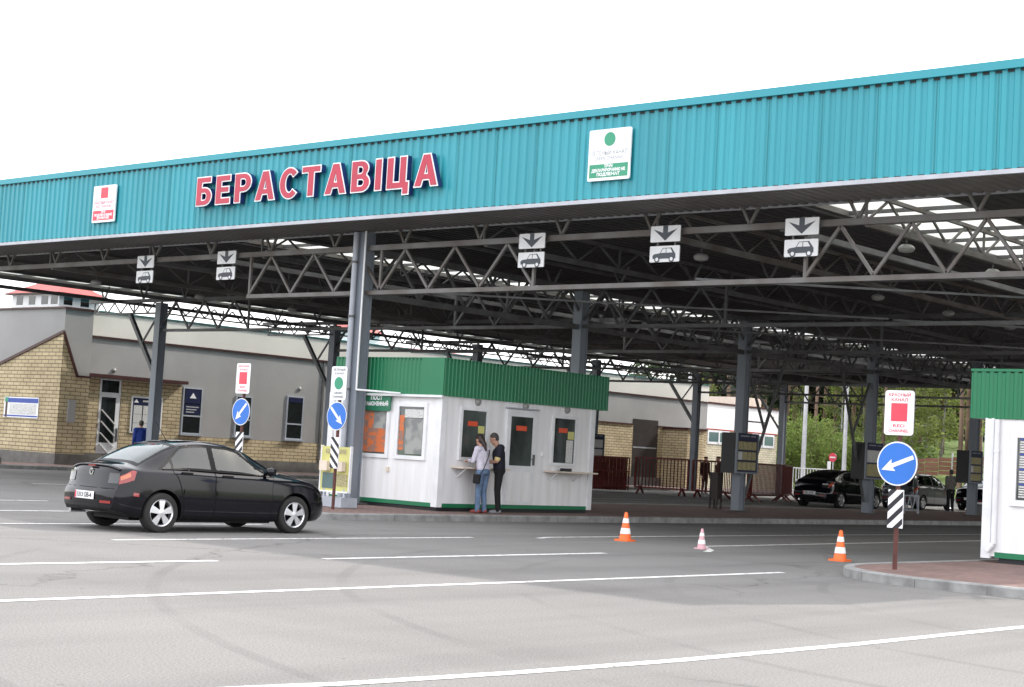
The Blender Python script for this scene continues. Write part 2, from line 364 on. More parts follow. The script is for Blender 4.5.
def rrect(w, h, r, n=5):
    p = []
    for cx, cy, a0 in ((w / 2 - r, h / 2 - r, 0), (-w / 2 + r, h / 2 - r, 90), (-w / 2 + r, -h / 2 + r, 180), (w / 2 - r, -h / 2 + r, 270)):
        for k in range(n + 1):
            a = R(a0 + 90 * k / n); p.append((cx + r * math.cos(a), cy + r * math.sin(a)))
    return p
FX, FZ, FN = (1, 0, 0), (0, 0, 1), (0, -1, 0)        # plane facing -Y
SX, SZ, SN = (0, 1, 0), (0, 0, 1), (1, 0, 0)        # plane facing +X
def corrugated(mb, p0, ax, length, az, height, an, pitch, depth, m, duty=.5, sl=.14):
    """trapezoid ribs running along az"""
    p0, ax, az, an = Vector(p0), Vector(ax), Vector(az), Vector(an); prof = []
    n = int(round(length / pitch)); pt = length / n
    for k in range(n):
        x = k * pt; prof += [(x, 0), (x + pt * (1 - duty - sl) * .5 + pt * .0, 0), (x + pt * ((1 - duty - sl) * .5 + sl), depth), (x + pt * ((1 - duty - sl) * .5 + sl + duty - sl), depth), (x + pt * ((1 - duty - sl) * .5 + sl + duty), 0)]
    prof.append((length, 0)); v = []
    for x, d in prof:
        b = p0 + ax * x + an * d; v += [b, b + az * height]
    mb.add(v, [(2 * k, 2 * k + 2, 2 * k + 3, 2 * k + 1) for k in range(len(prof) - 1)], m)
# ================================================================== SETTING
def sheet(name, poly, z, m, kind='structure', label=None, cat=None, top=None):
    mb = MB(); mb.prism(poly, (0, 0, z - .02), (1, 0, 0), (0, 1, 0), (0, 0, 1), .02, m)
    return tag(mb.build(name), label, cat, None, kind)
# ground: one sheet, flat yard that runs into a grassy rise behind
def ground_z(x, y):
    d = (y - 97 - .25 * (x + 60)) / 30
    s = max(0, min(1, d)); s = s * s * (3 - 2 * s)
    e = max(0, min(1, (-x - 62) / 14)) * 0
    return s * 4.6 + .35 * s * math.sin(x * .21) * math.cos(y * .17)
mb = MB(); gx = [-900, -400, -220] + list(range(-140, 61, 4)) + [140, 400, 900]; gy = [-400, -150, -60] + list(range(-20, 171, 4)) + [260, 500, 1200]
V = [(x, y, ground_z(x, y)) for y in gy for x in gx]; w = len(gx)
F1 = []; F2 = []
for j in range(len(gy) - 1):
    for i in range(w - 1):
        f = (j * w + i, j * w + i + 1, (j + 1) * w + i + 1, (j + 1) * w + i)
        far = max(V[k][2] for k in f) > .02 or gy[j] > 96 or gx[i] < -90
        (F2 if far else F1).append(f)
a = MB(); a.add(V, F1, 'asphalt'); a = tag(a.build('ground'), kind='structure')
a = MB(); a.add(V, F2, 'grass'); a = tag(a.build('grass_terrain', smooth=True), kind='structure')
for o in sc.objects:
    if o.name in ('ground', 'grass_terrain'):
        bm = bmesh.new(); bm.from_mesh(o.data); bmesh.ops.delete(bm, geom=[v for v in bm.verts if not v.link_faces], context='VERTS'); bm.to_mesh(o.data); bm.free()

def island(x0, x1, y0, y1, r, kerb_w=.15, h=.13, name='pavement'):
    def outline(i):
        p = []
        for cx, cy, a0 in ((x0 + r, y0 + r, 180), (x1 - r, y0 + r, 270), (x1 - r, y1 - r, 0), (x0 + r, y1 - r, 90)):
            for k in range(13):
                a = R(a0 + 90 * k / 12); p.append((cx + (r - i) * math.cos(a), cy + (r - i) * math.sin(a)))
        return p
    o_, i_ = outline(0), outline(kerb_w); b_ = outline(.02); n = len(o_)
    # resample into kerb stones with joints
    mb = MB(); v = []
    for p, z in ((o_, 0), (o_, h - .02), (b_, h), (i_, h), (i_, h - .012)):
        v += [(x, y, z) for x, y in p]
    f = []
    for j in range(4):
        for k in range(n): f.append((j * n + k, j * n + (k + 1) % n, (j + 1) * n + (k + 1) % n, (j + 1) * n + k))
    mb.add(v, f, 'kerb')
    # dark mortar joints between the stones
    per = 0
    for k in range(n):
        p, q = Vector((*o_[k], 0)), Vector((*o_[(k + 1) % n], 0)); L = (q - p).length
        if L < 1e-4: continue
        d = (q - p) / L; nn = Vector((d.y, -d.x, 0)); t = (1.0 - per % 1.0) % 1.0
        while t < L:
            c = p + d * t
            mb.add([c - d * .006 + nn * .003, c + d * .006 + nn * .003, c + d * .006 + nn * .003 + Vector((0, 0, h - .02)), c - d * .006 + nn * .003 + Vector((0, 0, h - .02)),
                    c - d * .006 - nn * .15 + Vector((0, 0, h + .003)), c + d * .006 - nn * .15 + Vector((0, 0, h + .003))], [(0, 1, 2, 3), (3, 2, 5, 4)], 'plinth')
            t += 1.0
        per += L
    tag(mb.build('kerb'), kind='structure')
    mb = MB(); mb.add([(x, y, h - .010) for x, y in i_], [tuple(range(n))], 'paver'); tag(mb.build(name), kind='structure')
island(-28.9, -22.3, 20.35, 66, 1.3)
island(-11.75, -4.5, 19.65, 66, 2.0)
island(-50.45, -46.6, 27.2, 100, .5)

def line(pts, w=.12, name='lane_marking'):
    mb = MB(); v = []
    P = [Vector((*p, .004)) for p in pts]
    for k, p in enumerate(P):
        d = (P[min(k + 1, len(P) - 1)] - P[max(k - 1, 0)]).normalized(); nn = Vector((-d.y, d.x, 0))
        v += [p - nn * w / 2, p + nn * w / 2]
    mb.add(v, [(2 * k, 2 * k + 2, 2 * k + 3, 2 * k + 1) for k in range(len(P) - 1)], 'paint')
    return tag(mb.build(name), kind='structure')
line([(-11.85, 4), (-11.87, 7.5), (-11.95, 19.8)], .13)
line([(-14.98, 6), (-14.95, 12.25)], .13)
line([(-14.96, 13.95), (-15.15, 19.92)], .13)
line([(-17.95, 6), (-17.98, 11.0)], .13); line([(-18.0, 13.0), (-18.22, 20.3)], .12)
line([(-18.0, 21.75), (-18.19, 22.25), (-18.6, 33), (-18.9, 60)], .12)
line([(-15.1, 22.6), (-15.35, 23.1), (-16.1, 24), (-17.07, 42), (-17.1, 60)], .12)
line([(-7.9, 3.5), (-7.5, 5.4), (-7.33, 6.35), (-7.2, 6.91), (-7.02, 8.3), (-6.88, 9.99), (-6.8, 12.5), (-6.79, 15.9), (-6.6, 20)], .13)
for x in (-21.1, -24.2, -27.4, -30.4, -33.6):
    line([(x + .2, 7.5), (x, 18.2)], .13)
line([(-31.9, 23), (-31.9, 58)], .12); line([(-35.3, 23), (-35.3, 58)], .12)
# ================================================================== CANOPY
XL, XR, YF, YB = -47.6, -6.62, 23.4, 73.3
ROWS = [24.9 + 7.75 * k for k in range(7)]; CX = [-43.5, -26.0, -8.5]
ZS, ZT, ZC, ZB = 6.13, 7.86, 5.75, 4.76
can = thing('checkpoint_canopy', 'huge steel drive-through canopy with ribbed turquoise fascia over the lanes', 'canopy', (-26, 24.9, 0))
mb = MB(); npan = 40; wp = (XR - XL) / npan; rf = random.Random(3)
for k in range(npan):                            # sheets of five ribs, each weathered a little differently
    corrugated(mb, (XL + k * wp, YF + .034 - rf.uniform(0, .004), ZS + .04), FX, wp, FZ, ZT - ZS - .17, FN, .205, .028, 'teal%d' % rf.randrange(3), .5, .12)
    mb.box(XL + k * wp - .0025, XL + k * wp + .0025, YF + .018, YF + .022, ZS + .04, ZT - .13, 'tealtrim')
corrugated(mb, (XR - .03, YF, ZS + .07), SX, YB - YF, FZ, ZT - ZS - .2, SN, .205, .03, 'teal', .5, .12)
corrugated(mb, (XL + .03, YF, ZS + .07), SX, YB - YF, FZ, ZT - ZS - .2, (-1, 0, 0), .205, .03, 'teal', .5, .12)
mb.build('fascia', can)
mb = MB(); mb.box(XL, XR, YF + .012, YF + .02, ZT - .175, ZT - .13, 'boarddark'); mb.box(XL, XR, YF + .012, YF + .02, ZS + .042, ZS + .065, 'boarddark'); mb.build('rib_shade', can)  # dark strips painted in for the shade in the rib hollows
mb = MB(); mb.box(XL - .05, XR + .05, YF - .055, YF + .25, ZT - .135, ZT, 'teal')
mb.box(XR - .2, XR + .05, YF + .25, YB, ZT - .135, ZT, 'teal'); mb.box(XL - .05, XL + .2, YF + .25, YB, ZT - .135, ZT, 'teal')
mb.build('fascia_cap', can)
mb = MB(); mb.box(XL - .02, XR + .02, YF - .035, YF + .03, ZS - .03, ZS + .042, 'trim'); mb.build('fascia_trim', can)
mb = MB(); corrugated(mb, (XL, YF + .02, ZS + .01), FX, XR - XL, (0, 1, 0), 1.5, (0, 0, -1), .205, .028, 'soffit', .5, .12)
mb.box(XL, XR, YF + .05, YF + .1, ZS + .05, ZT - .16, 'soffit'); mb.build('soffit', can)
mb = MB(); mb.bar((XL, YF + 1.545, ZS - .01), (XR, YF + 1.545, ZS - .01), .05, .06, 'trim'); mb.build('edge_tube', can)
SKY = [(-47.4, -45.7), (-31.3, -29.7), (-15.3, -12.7)]
ZD = 6.32
mb = MB(); xs = [XL] + [e for p in SKY for e in p] + [XR]
for a_, b_ in zip(xs[::2], xs[1::2]):
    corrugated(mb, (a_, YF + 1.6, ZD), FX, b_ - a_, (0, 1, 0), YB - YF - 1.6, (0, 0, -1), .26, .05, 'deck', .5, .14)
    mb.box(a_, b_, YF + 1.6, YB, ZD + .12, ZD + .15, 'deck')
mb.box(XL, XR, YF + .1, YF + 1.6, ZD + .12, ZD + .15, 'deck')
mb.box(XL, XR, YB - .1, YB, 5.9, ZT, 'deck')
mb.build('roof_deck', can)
for a_, b_ in SKY:
    mb = MB(); mb.box(a_, b_, YF + 1.62, YB - .12, ZD + .02, ZD + .03, 'skylight'); s_ = mb.build('skylight', can)
    mb = MB(); y = YF + 2.4
    while y < YB: mb.bar((a_ - .05, y, ZD - .02), (b_ + .05, y, ZD - .02), .06, .07, 'steel'); y += 1.3
    for x in (a_, b_): mb.bar((x, YF + 1.62, ZD - .03), (x, YB - .12, ZD - .03), .08, .1, 'steelrust')
    mb.build('glazing_bar', s_)
def warren(mb, p, q, z0, z1, step, m, t=.07, w=.055, props=True, ch=.10):
    p, q = Vector(p), Vector(q); L = (q - p).length; n = max(1, round(L / step)); d = (q - p) / n
    for k in range(n):
        a_ = p + d * k; b_ = a_ + d; c = (a_ + b_) / 2
        mb.bar((a_.x, a_.y, z0), (c.x, c.y, z1), w, w, m); mb.bar((c.x, c.y, z1), (b_.x, b_.y, z0), w, w, m)
        if k % 3 == 0: mb.bar((a_.x, a_.y, z0), (a_.x, a_.y, z1), w, w, m)
for j, y in enumerate(ROWS):
    mb = MB(); m = 'steelrust' if j == 0 else 'steel'
    mb.bar((XL + .1, y, ZC), (XR - .1, y, ZC), .10, .115, m); mb.bar((-43.5 if j else -29.9, y, ZB), (XR - .1, y, ZB), .09, .09, m)
    x0 = -43.5 if j else -33.4
    if j: mb.bar((XL + .4, y, ZC - .42), (-43.5, y, ZC - .42), .06, .06, m); warren(mb, (XL + .4, y, 0), (-43.5, y, 0), ZC - .40, ZC - .05, .75, m, w=.035)
    for wa, wb_ in (((-29.85, -21.1), (-14.85, XR - .2)) if not j else ((-43.5, -39.1), (-30.4, -21.6), (-12.9, XR - .2))):      # deep webs only near the columns
        warren(mb, (wa, y, 0), (wb_, y, 0), ZB + .05, ZC - .06, 1.46, m)
        mb.bar((wa, y, ZB), (wa, y, ZC), .06, .06, m); mb.bar((wb_, y, ZB), (wb_, y, ZC), .06, .06, m)
    x = XL + .9
    while x < XR:                              # small V props up to the deck
        for s in (-1, 1): mb.bar((x, y, ZC + .05), (x + s * .25, y, ZD - .06), .05, .05, m)
        x += 2.19
    mb.build('cross_truss', can)
PX = [-45.6, -42.6, -38.2, -33.8, -31.4, -29.5, -26.0, -22.5, -18.1, -15.4, -13.7, -9.2, -6.9]
for x in PX:                                    # lengthwise purlins with light lattice
    mb = MB(); big = x in (-38.2, -33.8, -22.5, -18.1, -13.7, -9.2, -29.5)
    m = 'steelrust' if x in (-38.2, -18.1, -13.7) else 'steel'
    mb.bar((x, ROWS[0] + .06, ZC - .03), (x, YB - .15, ZC - .03), .10, .11, m)
    mb.bar((x, ROWS[0] + .06, ZD - .09), (x, YB - .15, ZD - .09), .07, .07, m)
    if big: warren(mb, (x, ROWS[0], 0), (x, ROWS[-1], 0), ZC, ZD - .1, 1.55, m, w=.04)
    mb.build('purlin', can)
for x in CX:                                    # lengthwise main trusses over the columns
    mb = MB()
    if x == -43.5:
        mb.bar((x, ROWS[1] + .2, ZC - .42), (x, YB - .3, ZC - .42), .05, .05, 'steel'); warren(mb, (x, ROWS[1] + .2, 0), (x, ROWS[-1], 0), ZC - .4, ZC - .08, .78, 'steel', w=.035); mb.build('main_truss', can); continue
    mb.bar((x, ROWS[0] + .2, ZB - .02), (x, YB - .3, ZB - .02), .12, .13, 'steel')
    warren(mb, (x + .02, ROWS[0] + .2, 0), (x + .02, ROWS[-1], 0), ZB + .05, ZC - .06, 1.55, 'steel')
    mb.build('main_truss', can)
mb = MB()                                        # horizontal wind bracing between the trusses
for j in range(6):
    for x0_, x1_ in ((-26, -17.25), (-17.25, -8.5)):
        mb.bar((x0_, ROWS[j] + .1, ZB + .1), (x1_, ROWS[j + 1] - .1, ZB + .1), .04, .04, 'steel')
mb.build('wind_bracing', can)
for x in CX:
    for j, y in enumerate(ROWS):
        mb = MB(); zt = ZS - .03 if j == 0 else ZB + .9
        mb.box(x - .14, x + .14, y - .15, y - .12, .13, zt, 'column'); mb.box(x - .14, x + .14, y + .12, y + .15, .13, zt, 'column')
        mb.box(x + .08, x + .105, y - .12, y + .12, .13, zt, 'column'); mb.box(x - .105, x - .08, y - .12, y + .12, .13, zt, 'column')
        mb.box(x - .26, x + .26, y - .28, y + .28, .13, .155, 'steel')
        c = mb.build('column', can)
        if x == -43.5:
            mb = MB(); mb.bar((x - .1, y - .05, 3.35), (x - 1.6, y - .05, 5.3), .12, .12, 'steel'); mb.bar((x - .15, y - .05, 5.2), (x - .85, y - .05, 4.35), .05, .05, 'steel')
            mb.build('knee_brace', c)
        if x == -26 and j == 0:
            mb = MB(); mb.path([(x - .08, y - .23, .2), (x - .08, y - .23, ZS - .05)], .06, 'pipe', 14)
            for z in (1.2, 2.6, 4.2, 5.4): mb.tube((x - .08, y - .23, z), (x - .08, y - .23, z + .05), .075, 'steel', n=14)
            mb.build('downpipe', c, smooth=False)
            mb = MB(); mb.tube((x + .16, y - .17, 2.62), (x + .16, y - .17, ZS - .02), .022, 'signwhite', n=8); mb.tube((x + .16, y - .17, 2.62), (x + 1.2, y + .15, 2.58), .022, 'signwhite', n=8)
            mb.build('cable_conduit', c)
        if x == -26 and j == 2:
            mb = MB(); mb.bar((x, y + .25, .35), (x, y + 2.3, ZB), .07, .07, 'steel'); mb.bar((x, y + 1.25, 2.55), (x, y + .2, ZB - .4), .06, .06, 'steel'); mb.bar((x, y + .2, 2.75), (x, y + 1.3, 2.75), .04, .04, 'steel')
            mb.build('knee_brace', c)
        if x == -26 and j == 3:
            mb = MB(); mb.bar((x, y - .25, .5), (x, y - 2.1, ZB), .07, .07, 'steel'); mb.bar((x, y - 1.2, 2.6), (x, y - .2, ZB - .4), .06, .06, 'steel'); mb.bar((x, y - .2, 2.3), (x, y - 1.1, 2.3), .04, .04, 'steel')
            mb.build('knee_brace', c)
# ---- lamps under the purlins
lamp_proto = None
def hang_lamp(x, y, label):
    global lamp_proto
    if lamp_proto is None:
        t = thing('canopy_lamp', label, 'lamp', (0, 0, 0), 'oval lamps hung under the canopy purlins')
        m_ = MB(); m_.lathe([(.02, .13), (.14, .12), (.235, .05), (.25, 0), (.25, -.02)], (0, 0, 0), 'lamphood', 18)
        m_.lathe([(.2, -.015), (.0, -.015)], (0, 0, 0), 'lamphood', 18); m_.tube((0, 0, .12), (0, 0, .30), .025, 'steel'); m_.build('hood', t, True)
        m_ = MB(); m_.lathe([(.235, -.02), (.2, -.08), (.1, -.11), (.0, -.115)], (0, 0, 0), 'lampglass', 18); m_.build('lens', t, True)
        lamp_proto = t; o = t
    else: o = copy_tree(lamp_proto)
    o.scale = (.62, .62, .62); o.location = (x, y, ZC - .28); o['label'] = label; return o
side_names = {-38.2: 'the purlin line beyond the brick building eave side', -18.1: 'the purlin line above the cones', -12.6: 'the purlin line above the right booth'}
ordn = ['first', 'second', 'third', 'fourth', 'fifth', 'sixth', 'seventh']
for x, where in ((-38.2, 'left purlin line over the sedan'), (-18.1, 'middle purlin line above the cones'), (-13.7, 'right purlin line above the island')):
    for k in range(6):
        hang_lamp(x, 26.4 + 3.6 * k, 'oval lamp, %s from the front on the %s' % (ordn[k], where))
# ================================================================== FASCIA SIGNS
t = thing('station_name_sign', 'raised red Cyrillic letters with white edges and navy sides on the turquoise fascia', 'sign', (-26.3, YF - .06, 6.98))
from mathutils.geometry import tessellate_polygon
def arc(cx, cy, rx, ry, a0, a1, n=9): return [(cx + rx * math.cos(R(a0 + (a1 - a0) * k / n)), cy + ry * math.sin(R(a0 + (a1 - a0) * k / n))) for k in range(n + 1)]
GL = {
 'Е': [[(0, 0), (.6, 0), (.6, .19), (.21, .19), (.21, .41), (.54, .41), (.54, .59), (.21, .59), (.21, .81), (.59, .81), (.59, 1), (0, 1)]],
 'Т': [[(.245, 0), (.455, 0), (.455, .81), (.7, .81), (.7, 1), (0, 1), (0, .81), (.245, .81)]],
 'І': [[(0, 0), (.21, 0), (.21, 1), (0, 1)]],
 'Б': [[(0, 0)] + arc(.35, .31, .30, .31, -90, 90) + [(.21, .62), (.21, .82), (.6, .82), (.6, 1), (0, 1)], [(.21, .17), (.21, .45)] + arc(.34, .31, .11, .14, 90, -90)],
 'В': [[(0, 0)] + arc(.37, .285, .29, .285, -90, 55) + arc(.34, .755, .26, .245, -40, 90) + [(0, 1)], [(.21, .17), (.21, .41)] + arc(.36, .29, .10, .12, 90, -90), [(.21, .58), (.21, .83)] + arc(.33, .705, .09, .125, 90, -90)],
 'Р': [[(0, 0), (.21, 0), (.21, .37)] + arc(.36, .685, .31, .315, -90, 90) + [(0, 1)], [(.21, .54), (.21, .83)] + arc(.35, .685, .12, .145, 90, -90)],
 'А': [[(0, 0), (.215, 0), (.275, .21), (.505, .21), (.565, 0), (.78, 0), (.505, 1), (.275, 1)], [(.325, .38), (.39, .72), (.455, .38)]],
 'С': [arc(.38, .5, .38, .52, 42, 318, 22) + arc(.38, .5, .175, .33, 318, 42, 16)],
 'Ц': [[(0, 0), (.57, 0), (.57, -.2), (.76, -.2), (.76, .19), (.66, .19), (.66, 1), (.45, 1), (.45, .19), (.21, .19), (.21, 1), (0, 1)]]}
def offset_loop(p, d):
    o = []; n = len(p)
    for k in range(n):
        a_, b_, c = Vector(p[k - 1]), Vector(p[k]), Vector(p[(k + 1) % n]); e, f = (b_ - a_).normalized(), (c - b_).normalized()
        n1, n2 = Vector((e.y, -e.x)), Vector((f.y, -f.x)); m_ = n1 + n2; l = max(.35, m_.length_squared / 2)
        o.append(b_ + m_ / l * d if m_.length > 1e-6 else b_)
    return o
LET = 'БЕРАСТАВІЦА'; ws = [(0, max(q[0] for q in GL[c][0])) for c in LET]
gap = .22; tot = sum(b - a for a, b in ws) + gap * (len(LET) - 1)
hgt = .64; kx = 7.6 / tot; x = -29.93
for ch, (a_, b_) in zip(LET, ws):
    mb = MB(); wch = (b_ - a_) * kx
    def put(bold, ext, dy, m):
        loops = [offset_loop([(p * kx, q * hgt) for p, q in lp], bold) for lp in GL[ch]]
        flat = [Vector((p.x, p.y, 0)) for lp in loops for p in lp]; tris = tessellate_polygon([[Vector((p.x, p.y, 0)) for p in lp] for lp in loops])
        pos = lambda p, y: (x + p.x, y, 6.665 + p.y)
        mb.add([pos(p, YF - .05 - dy - ext) for p in flat], tris, m); base_ = 0
        for lp in loops:
            n_ = len(lp); mb.add([pos(p, YF - .05 - dy) for p in lp] + [pos(p, YF - .05 - dy - ext) for p in lp], [(k, (k + 1) % n_, n_ + (k + 1) % n_, n_ + k) for k in range(n_)], m)
    put(.020, .12, 0, 'navy'); put(.022, .012, .121, 'signwhite'); put(-.005, .010, .134, 'redlet')
    mb.build('letter', t); x += wch + gap * kx
def poster(cx, w, z0, z1, color, dot, lines, band, label, name):
    t = thing(name, label, 'sign', (cx, YF - .06, z0))
    h = z1 - z0; mb = MB(); mb.prism(rrect(w, h, .03), (cx, YF - .035, (z0 + z1) / 2), FX, FZ, FN, .035, 'signwhite'); mb.build('panel', t)
    mb = MB(); y = YF - .0705
    if dot == 'round': mb.prism(circle(h * .135, 28), (cx, y, z0 + h * .80), FX, FZ, FN, .004, color)
    else: mb.prism([(-.145, -.13), (.145, -.13), (.145, .13), (-.145, .13)], (cx, y, z0 + h * .80), FX, FZ, FN, .004, color)
    mb.box(cx - w / 2 + .04, cx + w / 2 - .04, y - .004, y, z0 + h * .06, z0 + h * .32, color)
    m = 'grey' if dot == 'round' else 'red'
    text(mb, lines[0], (cx, y - .002, z0 + h * .53), FX, FZ, FN, .12, m, 0, w * .86); text(mb, lines[1], (cx, y - .002, z0 + h * .43), FX, FZ, FN, .10, m, 0, w * .72)
    for k, s in enumerate(band): text(mb, s, (cx, y - .006, z0 + h * (.275 - .08 * k)), FX, FZ, FN, .075, 'signwhite', .004, w * (.2, .8, .55)[k])
    mb.build('print', t)
poster(-18.13, .96, 6.5, 7.45, 'greendot', 'round', ('ЗЕЛЁНЫЙ КАНАЛ', 'GREEN CHANNEL'), ('ТОВАРЫ', 'ДЕКЛАРИРОВАНИЮ НЕ', 'ПОДЛЕЖАТ'), 'white fascia poster with a green dot and green text band', 'channel_poster')
poster(-33.68, .92, 6.49, 7.4, 'red', 'square', ('КРАСНЫЙ КАНАЛ', 'RED CHANNEL'), ('ТОВАРЫ', 'ПОДЛЕЖАЩИЕ', 'ДЕКЛАРИРОВАНИЮ'), 'white fascia poster with a red square and red text band', 'channel_poster')
# ---- lane plates: arrow above, little car below
car_ol = [(-.25, -.06), (-.26, .0), (-.22, .03), (-.10, .045), (-.04, .14), (.15, .145), (.22, .05), (.24, .02), (.24, -.06)]
def lane_plate(cx, label, w=.68):
    cx += .2; z0, z1 = 5.15, 5.86; y = 24.78; t = thing('lane_sign', label, 'sign', (cx, y, z0), 'lane signs hung on the front truss')
    zm = (z0 + z1) / 2
    for zc, nm in ((zm + .19, 'arrow_plate'), (zm - .19, 'car_plate')):
        mb = MB(); mb.prism(rrect(w, .305, .02), (cx, y, zc), FX, FZ, FN, .03, 'signwhite', 'signback'); f = y - .0305
        if nm == 'arrow_plate':
            mb.prism([(-.055, .15), (-.055, .02), (-.27, .09), (0, -.13), (.27, .09), (.055, .02), (.055, .15)], (cx, f, zc), FX, FZ, FN, .004, 'darkgrey')
        else:
            mb.prism([(a * 1.05, b - .03) for a, b in car_ol], (cx, f, zc), FX, FZ, FN, .004, 'darkgrey')
            mb.prism([(-.085, .02), (-.03, .10), (.03, .10), (.03, .02)], (cx, f - .004, zc), FX, FZ, FN, .003, 'signwhite'); mb.prism([(.045, .02), (.045, .10), (.135, .10), (.185, .02)], (cx, f - .004, zc), FX, FZ, FN, .003, 'signwhite')
            for u in (-.165, .165):
                mb.prism([(p + u, q - .10) for p, q in circle(.06, 18)], (cx, f - .004, zc), FX, FZ, FN, .003, 'darkgrey'); mb.prism([(p + u, q - .10) for p, q in circle(.035, 18)], (cx, f - .007, zc), FX, FZ, FN, .003, 'signwhite')
        mb.build(nm, t)
    mb = MB()
    for u in (-.2, .2): mb.bar((cx + u, y + .025, z0 + .1), (cx + u, y + .025, z1 + .02), .03, .03, 'steel')
    mb.bar((cx, y + .03, ZC + .1), (cx, y + .11, ZC + .1), .05, .05, 'steel'); mb.build('bracket', t)
for cx, lb in ((-33.97, 'lane sign with black arrow and car, farthest from the camera'), (-30.8, 'lane sign with black arrow and car below the first letters of the station name'),
               (-21.27, 'lane sign with black arrow and car hanging above the booth\'s green roof edge'), (-18.0, 'lane sign with black arrow and car below the green dot poster'),
               (-15.07, 'largest lane sign with black arrow and car, nearest to the right booth')):
    lane_plate(cx, lb)
# ================================================================== CHANNEL POST SIGNS
def post_sign(x, y, label, kind, arrow, z, post_top):
    """z = (panel bottom, panel top, disc centre, disc r, hazard bottom, hazard top)"""
    t = thing('channel_sign', label, 'sign', (x, y, .12)); pb, ptp, dc, dr, hb, ht = z
    mb = MB(); mb.tube((x, y, .12), (x, y, post_top), .033, 'rustpost', n=12); mb.build('post', t)
    w = .45; f = y - .035; h = ptp - pb; zc = (ptp + pb) / 2
    mb = MB(); mb.prism(rrect(w, h, .045), (x, f, zc), FX, FZ, FN, .02, 'signwhite', 'signback'); g_ = f - .0205
    if kind == 'red': mb.prism([(-.125, -.13), (.125, -.13), (.125, .125), (-.125, .125)], (x, g_, zc + .01), FX, FZ, FN, .003, 'red'); tx = ('КРАСНЫЙ', 'КАНАЛ', 'RED', 'CHANNEL'); m = 'red'
    else: mb.prism(circle(.125, 28), (x, g_, zc), FX, FZ, FN, .003, 'greendot'); tx = ('ЗЕЛЕНЫЙ', 'КАНАЛ', 'GREEN', 'CHANNEL'); m = 'darkgrey'
    for s, v, w_ in zip(tx, (.250, .180, -.185, -.255), (.34, .25, .18 if kind == 'red' else .24, .31)): text(mb, s, (x, g_ - .002, zc + v * h / .63), FX, FZ, FN, .060, m, .001, w_)
    mb.build('channel_panel', t)
    mb = MB(); mb.prism(circle(dr, 36), (x, f, dc), FX, FZ, FN, .02, 'signwhite', 'signback'); mb.prism(circle(dr * .94, 36), (x, g_, dc), FX, FZ, FN, .003, 'signblue' if arrow < 205 else 'signblue')
    L = dr * .86; hw = dr * .095; ar = [(-L, -hw), (L * .30, -hw), (L * .22, -hw * 3.0), (L * .95, 0), (L * .22, hw * 3.0), (L * .30, hw), (-L, hw)]
    a = R(arrow); ar = [(p * math.cos(a) - q * math.sin(a), p * math.sin(a) + q * math.cos(a)) for p, q in ar]
    mb.prism(ar, (x, g_ - .003, dc), FX, FZ, FN, .003, 'signwhite'); mb.build('arrow_disc', t)
    hw = .115; mb = MB(); mb.box(x - hw, x + hw, f - .02, f, hb, ht, 'signwhite')
    s = 1 if math.cos(a) < 0 else -1; v = hb - .35
    while v < ht + .1:                          # slanted black bands, clipped to the plate
        band = [(-hw, v), (hw, v + s * 2 * hw * .95), (hw, v + s * 2 * hw * .95 + .085), (-hw, v + .085)]
        def clip(p, lim, keep):
            o = []
            for (x1, y1), (x2, y2) in zip(p, p[1:] + p[:1]):
                i1, i2 = keep(y1), keep(y2)
                if i1: o.append((x1, y1))
                if i1 != i2: k = (lim - y1) / (y2 - y1); o.append((x1 + (x2 - x1) * k, lim))
            return o
        q = clip(band, ht, lambda u: u <= ht); q = clip(q, hb, lambda u: u >= hb) if q else q
        if len(q) > 2: mb.prism(q, (x, g_, 0), FX, FZ, FN, .003, 'black')
        v += .19
    mb.build('hazard_plate', t)
post_sign(-10.87, 20.99, 'large red channel sign with blue round arrow on the brick island at right', 'red', 202, (2.0, 2.63, 1.60, .31, .70, 1.235), 2.3)
post_sign(-23.84, 22.38, 'green channel sign with blue round arrow beside the steel column', 'green', -52 + 8, (2.29, 2.96, 1.97, .285, .93, 1.55), 2.6)
post_sign(-26.78, 22.38, 'red channel sign with blue round arrow rising behind the dark sedan', 'red', 226, (2.36, 3.0, 1.975, .285, .93, 1.55), 2.65)
# ================================================================== BOOTHS
def window_s(mb_parent, name, o, ax, an, w, h, glass, extra=None, fw=.07):
    """framed window on a vertical plane; o = lower-left corner on the wall"""
    o, ax, an = Vector(o), Vector(ax), Vector(an); Z = Vector((0, 0, 1))
    def slab(u0, u1, v0, v1, d0, d1, m, mb):
        c = [o + ax * u + Z * v + an * d for d in (d0, d1) for v in (v0, v1) for u in (u0, u1)]
        mb.add(c, [(0, 2, 3, 1), (4, 5, 7, 6), (0, 1, 5, 4), (2, 6, 7, 3), (0, 4, 6, 2), (1, 3, 7, 5)], m)
    mb = MB(); slab(fw, w - fw, fw, h - fw, -.005, .012, glass, mb); win = mb.build(name, mb_parent)
    mb = MB(); slab(0, fw, 0, h, 0, .045, 'pvc', mb); slab(w - fw, w, 0, h, 0, .045, 'pvc', mb); slab(fw, w - fw, 0, fw, 0, .045, 'pvc', mb); slab(fw, w - fw, h - fw, h, 0, .045, 'pvc', mb)
    mb.build('frame', win); return win, slab
def bulkhead(parent, o, an):
    o, an = Vector(o), Vector(an); mb = MB()
    prof = [(.0, .07), (.06, .06), (.085, .03), (.09, 0)]; ax = 'x' if abs(an.x) > .5 else 'y'; sg = an.x + an.y
    mb.lathe([(r, z * sg) for r, z in prof], o, 'lampglass', 16, ax); mb.build('bulkhead_lamp', parent, True)
kx1, kx0, ky0, ky1, kz0, kz1 = -23.72, -27.15, 25.23, 30.48, .25, 2.57
t = thing('control_booth', 'long white control booth with green ribbed roof edge and two people at its window', 'booth', (-25.4, 27.8, .12))
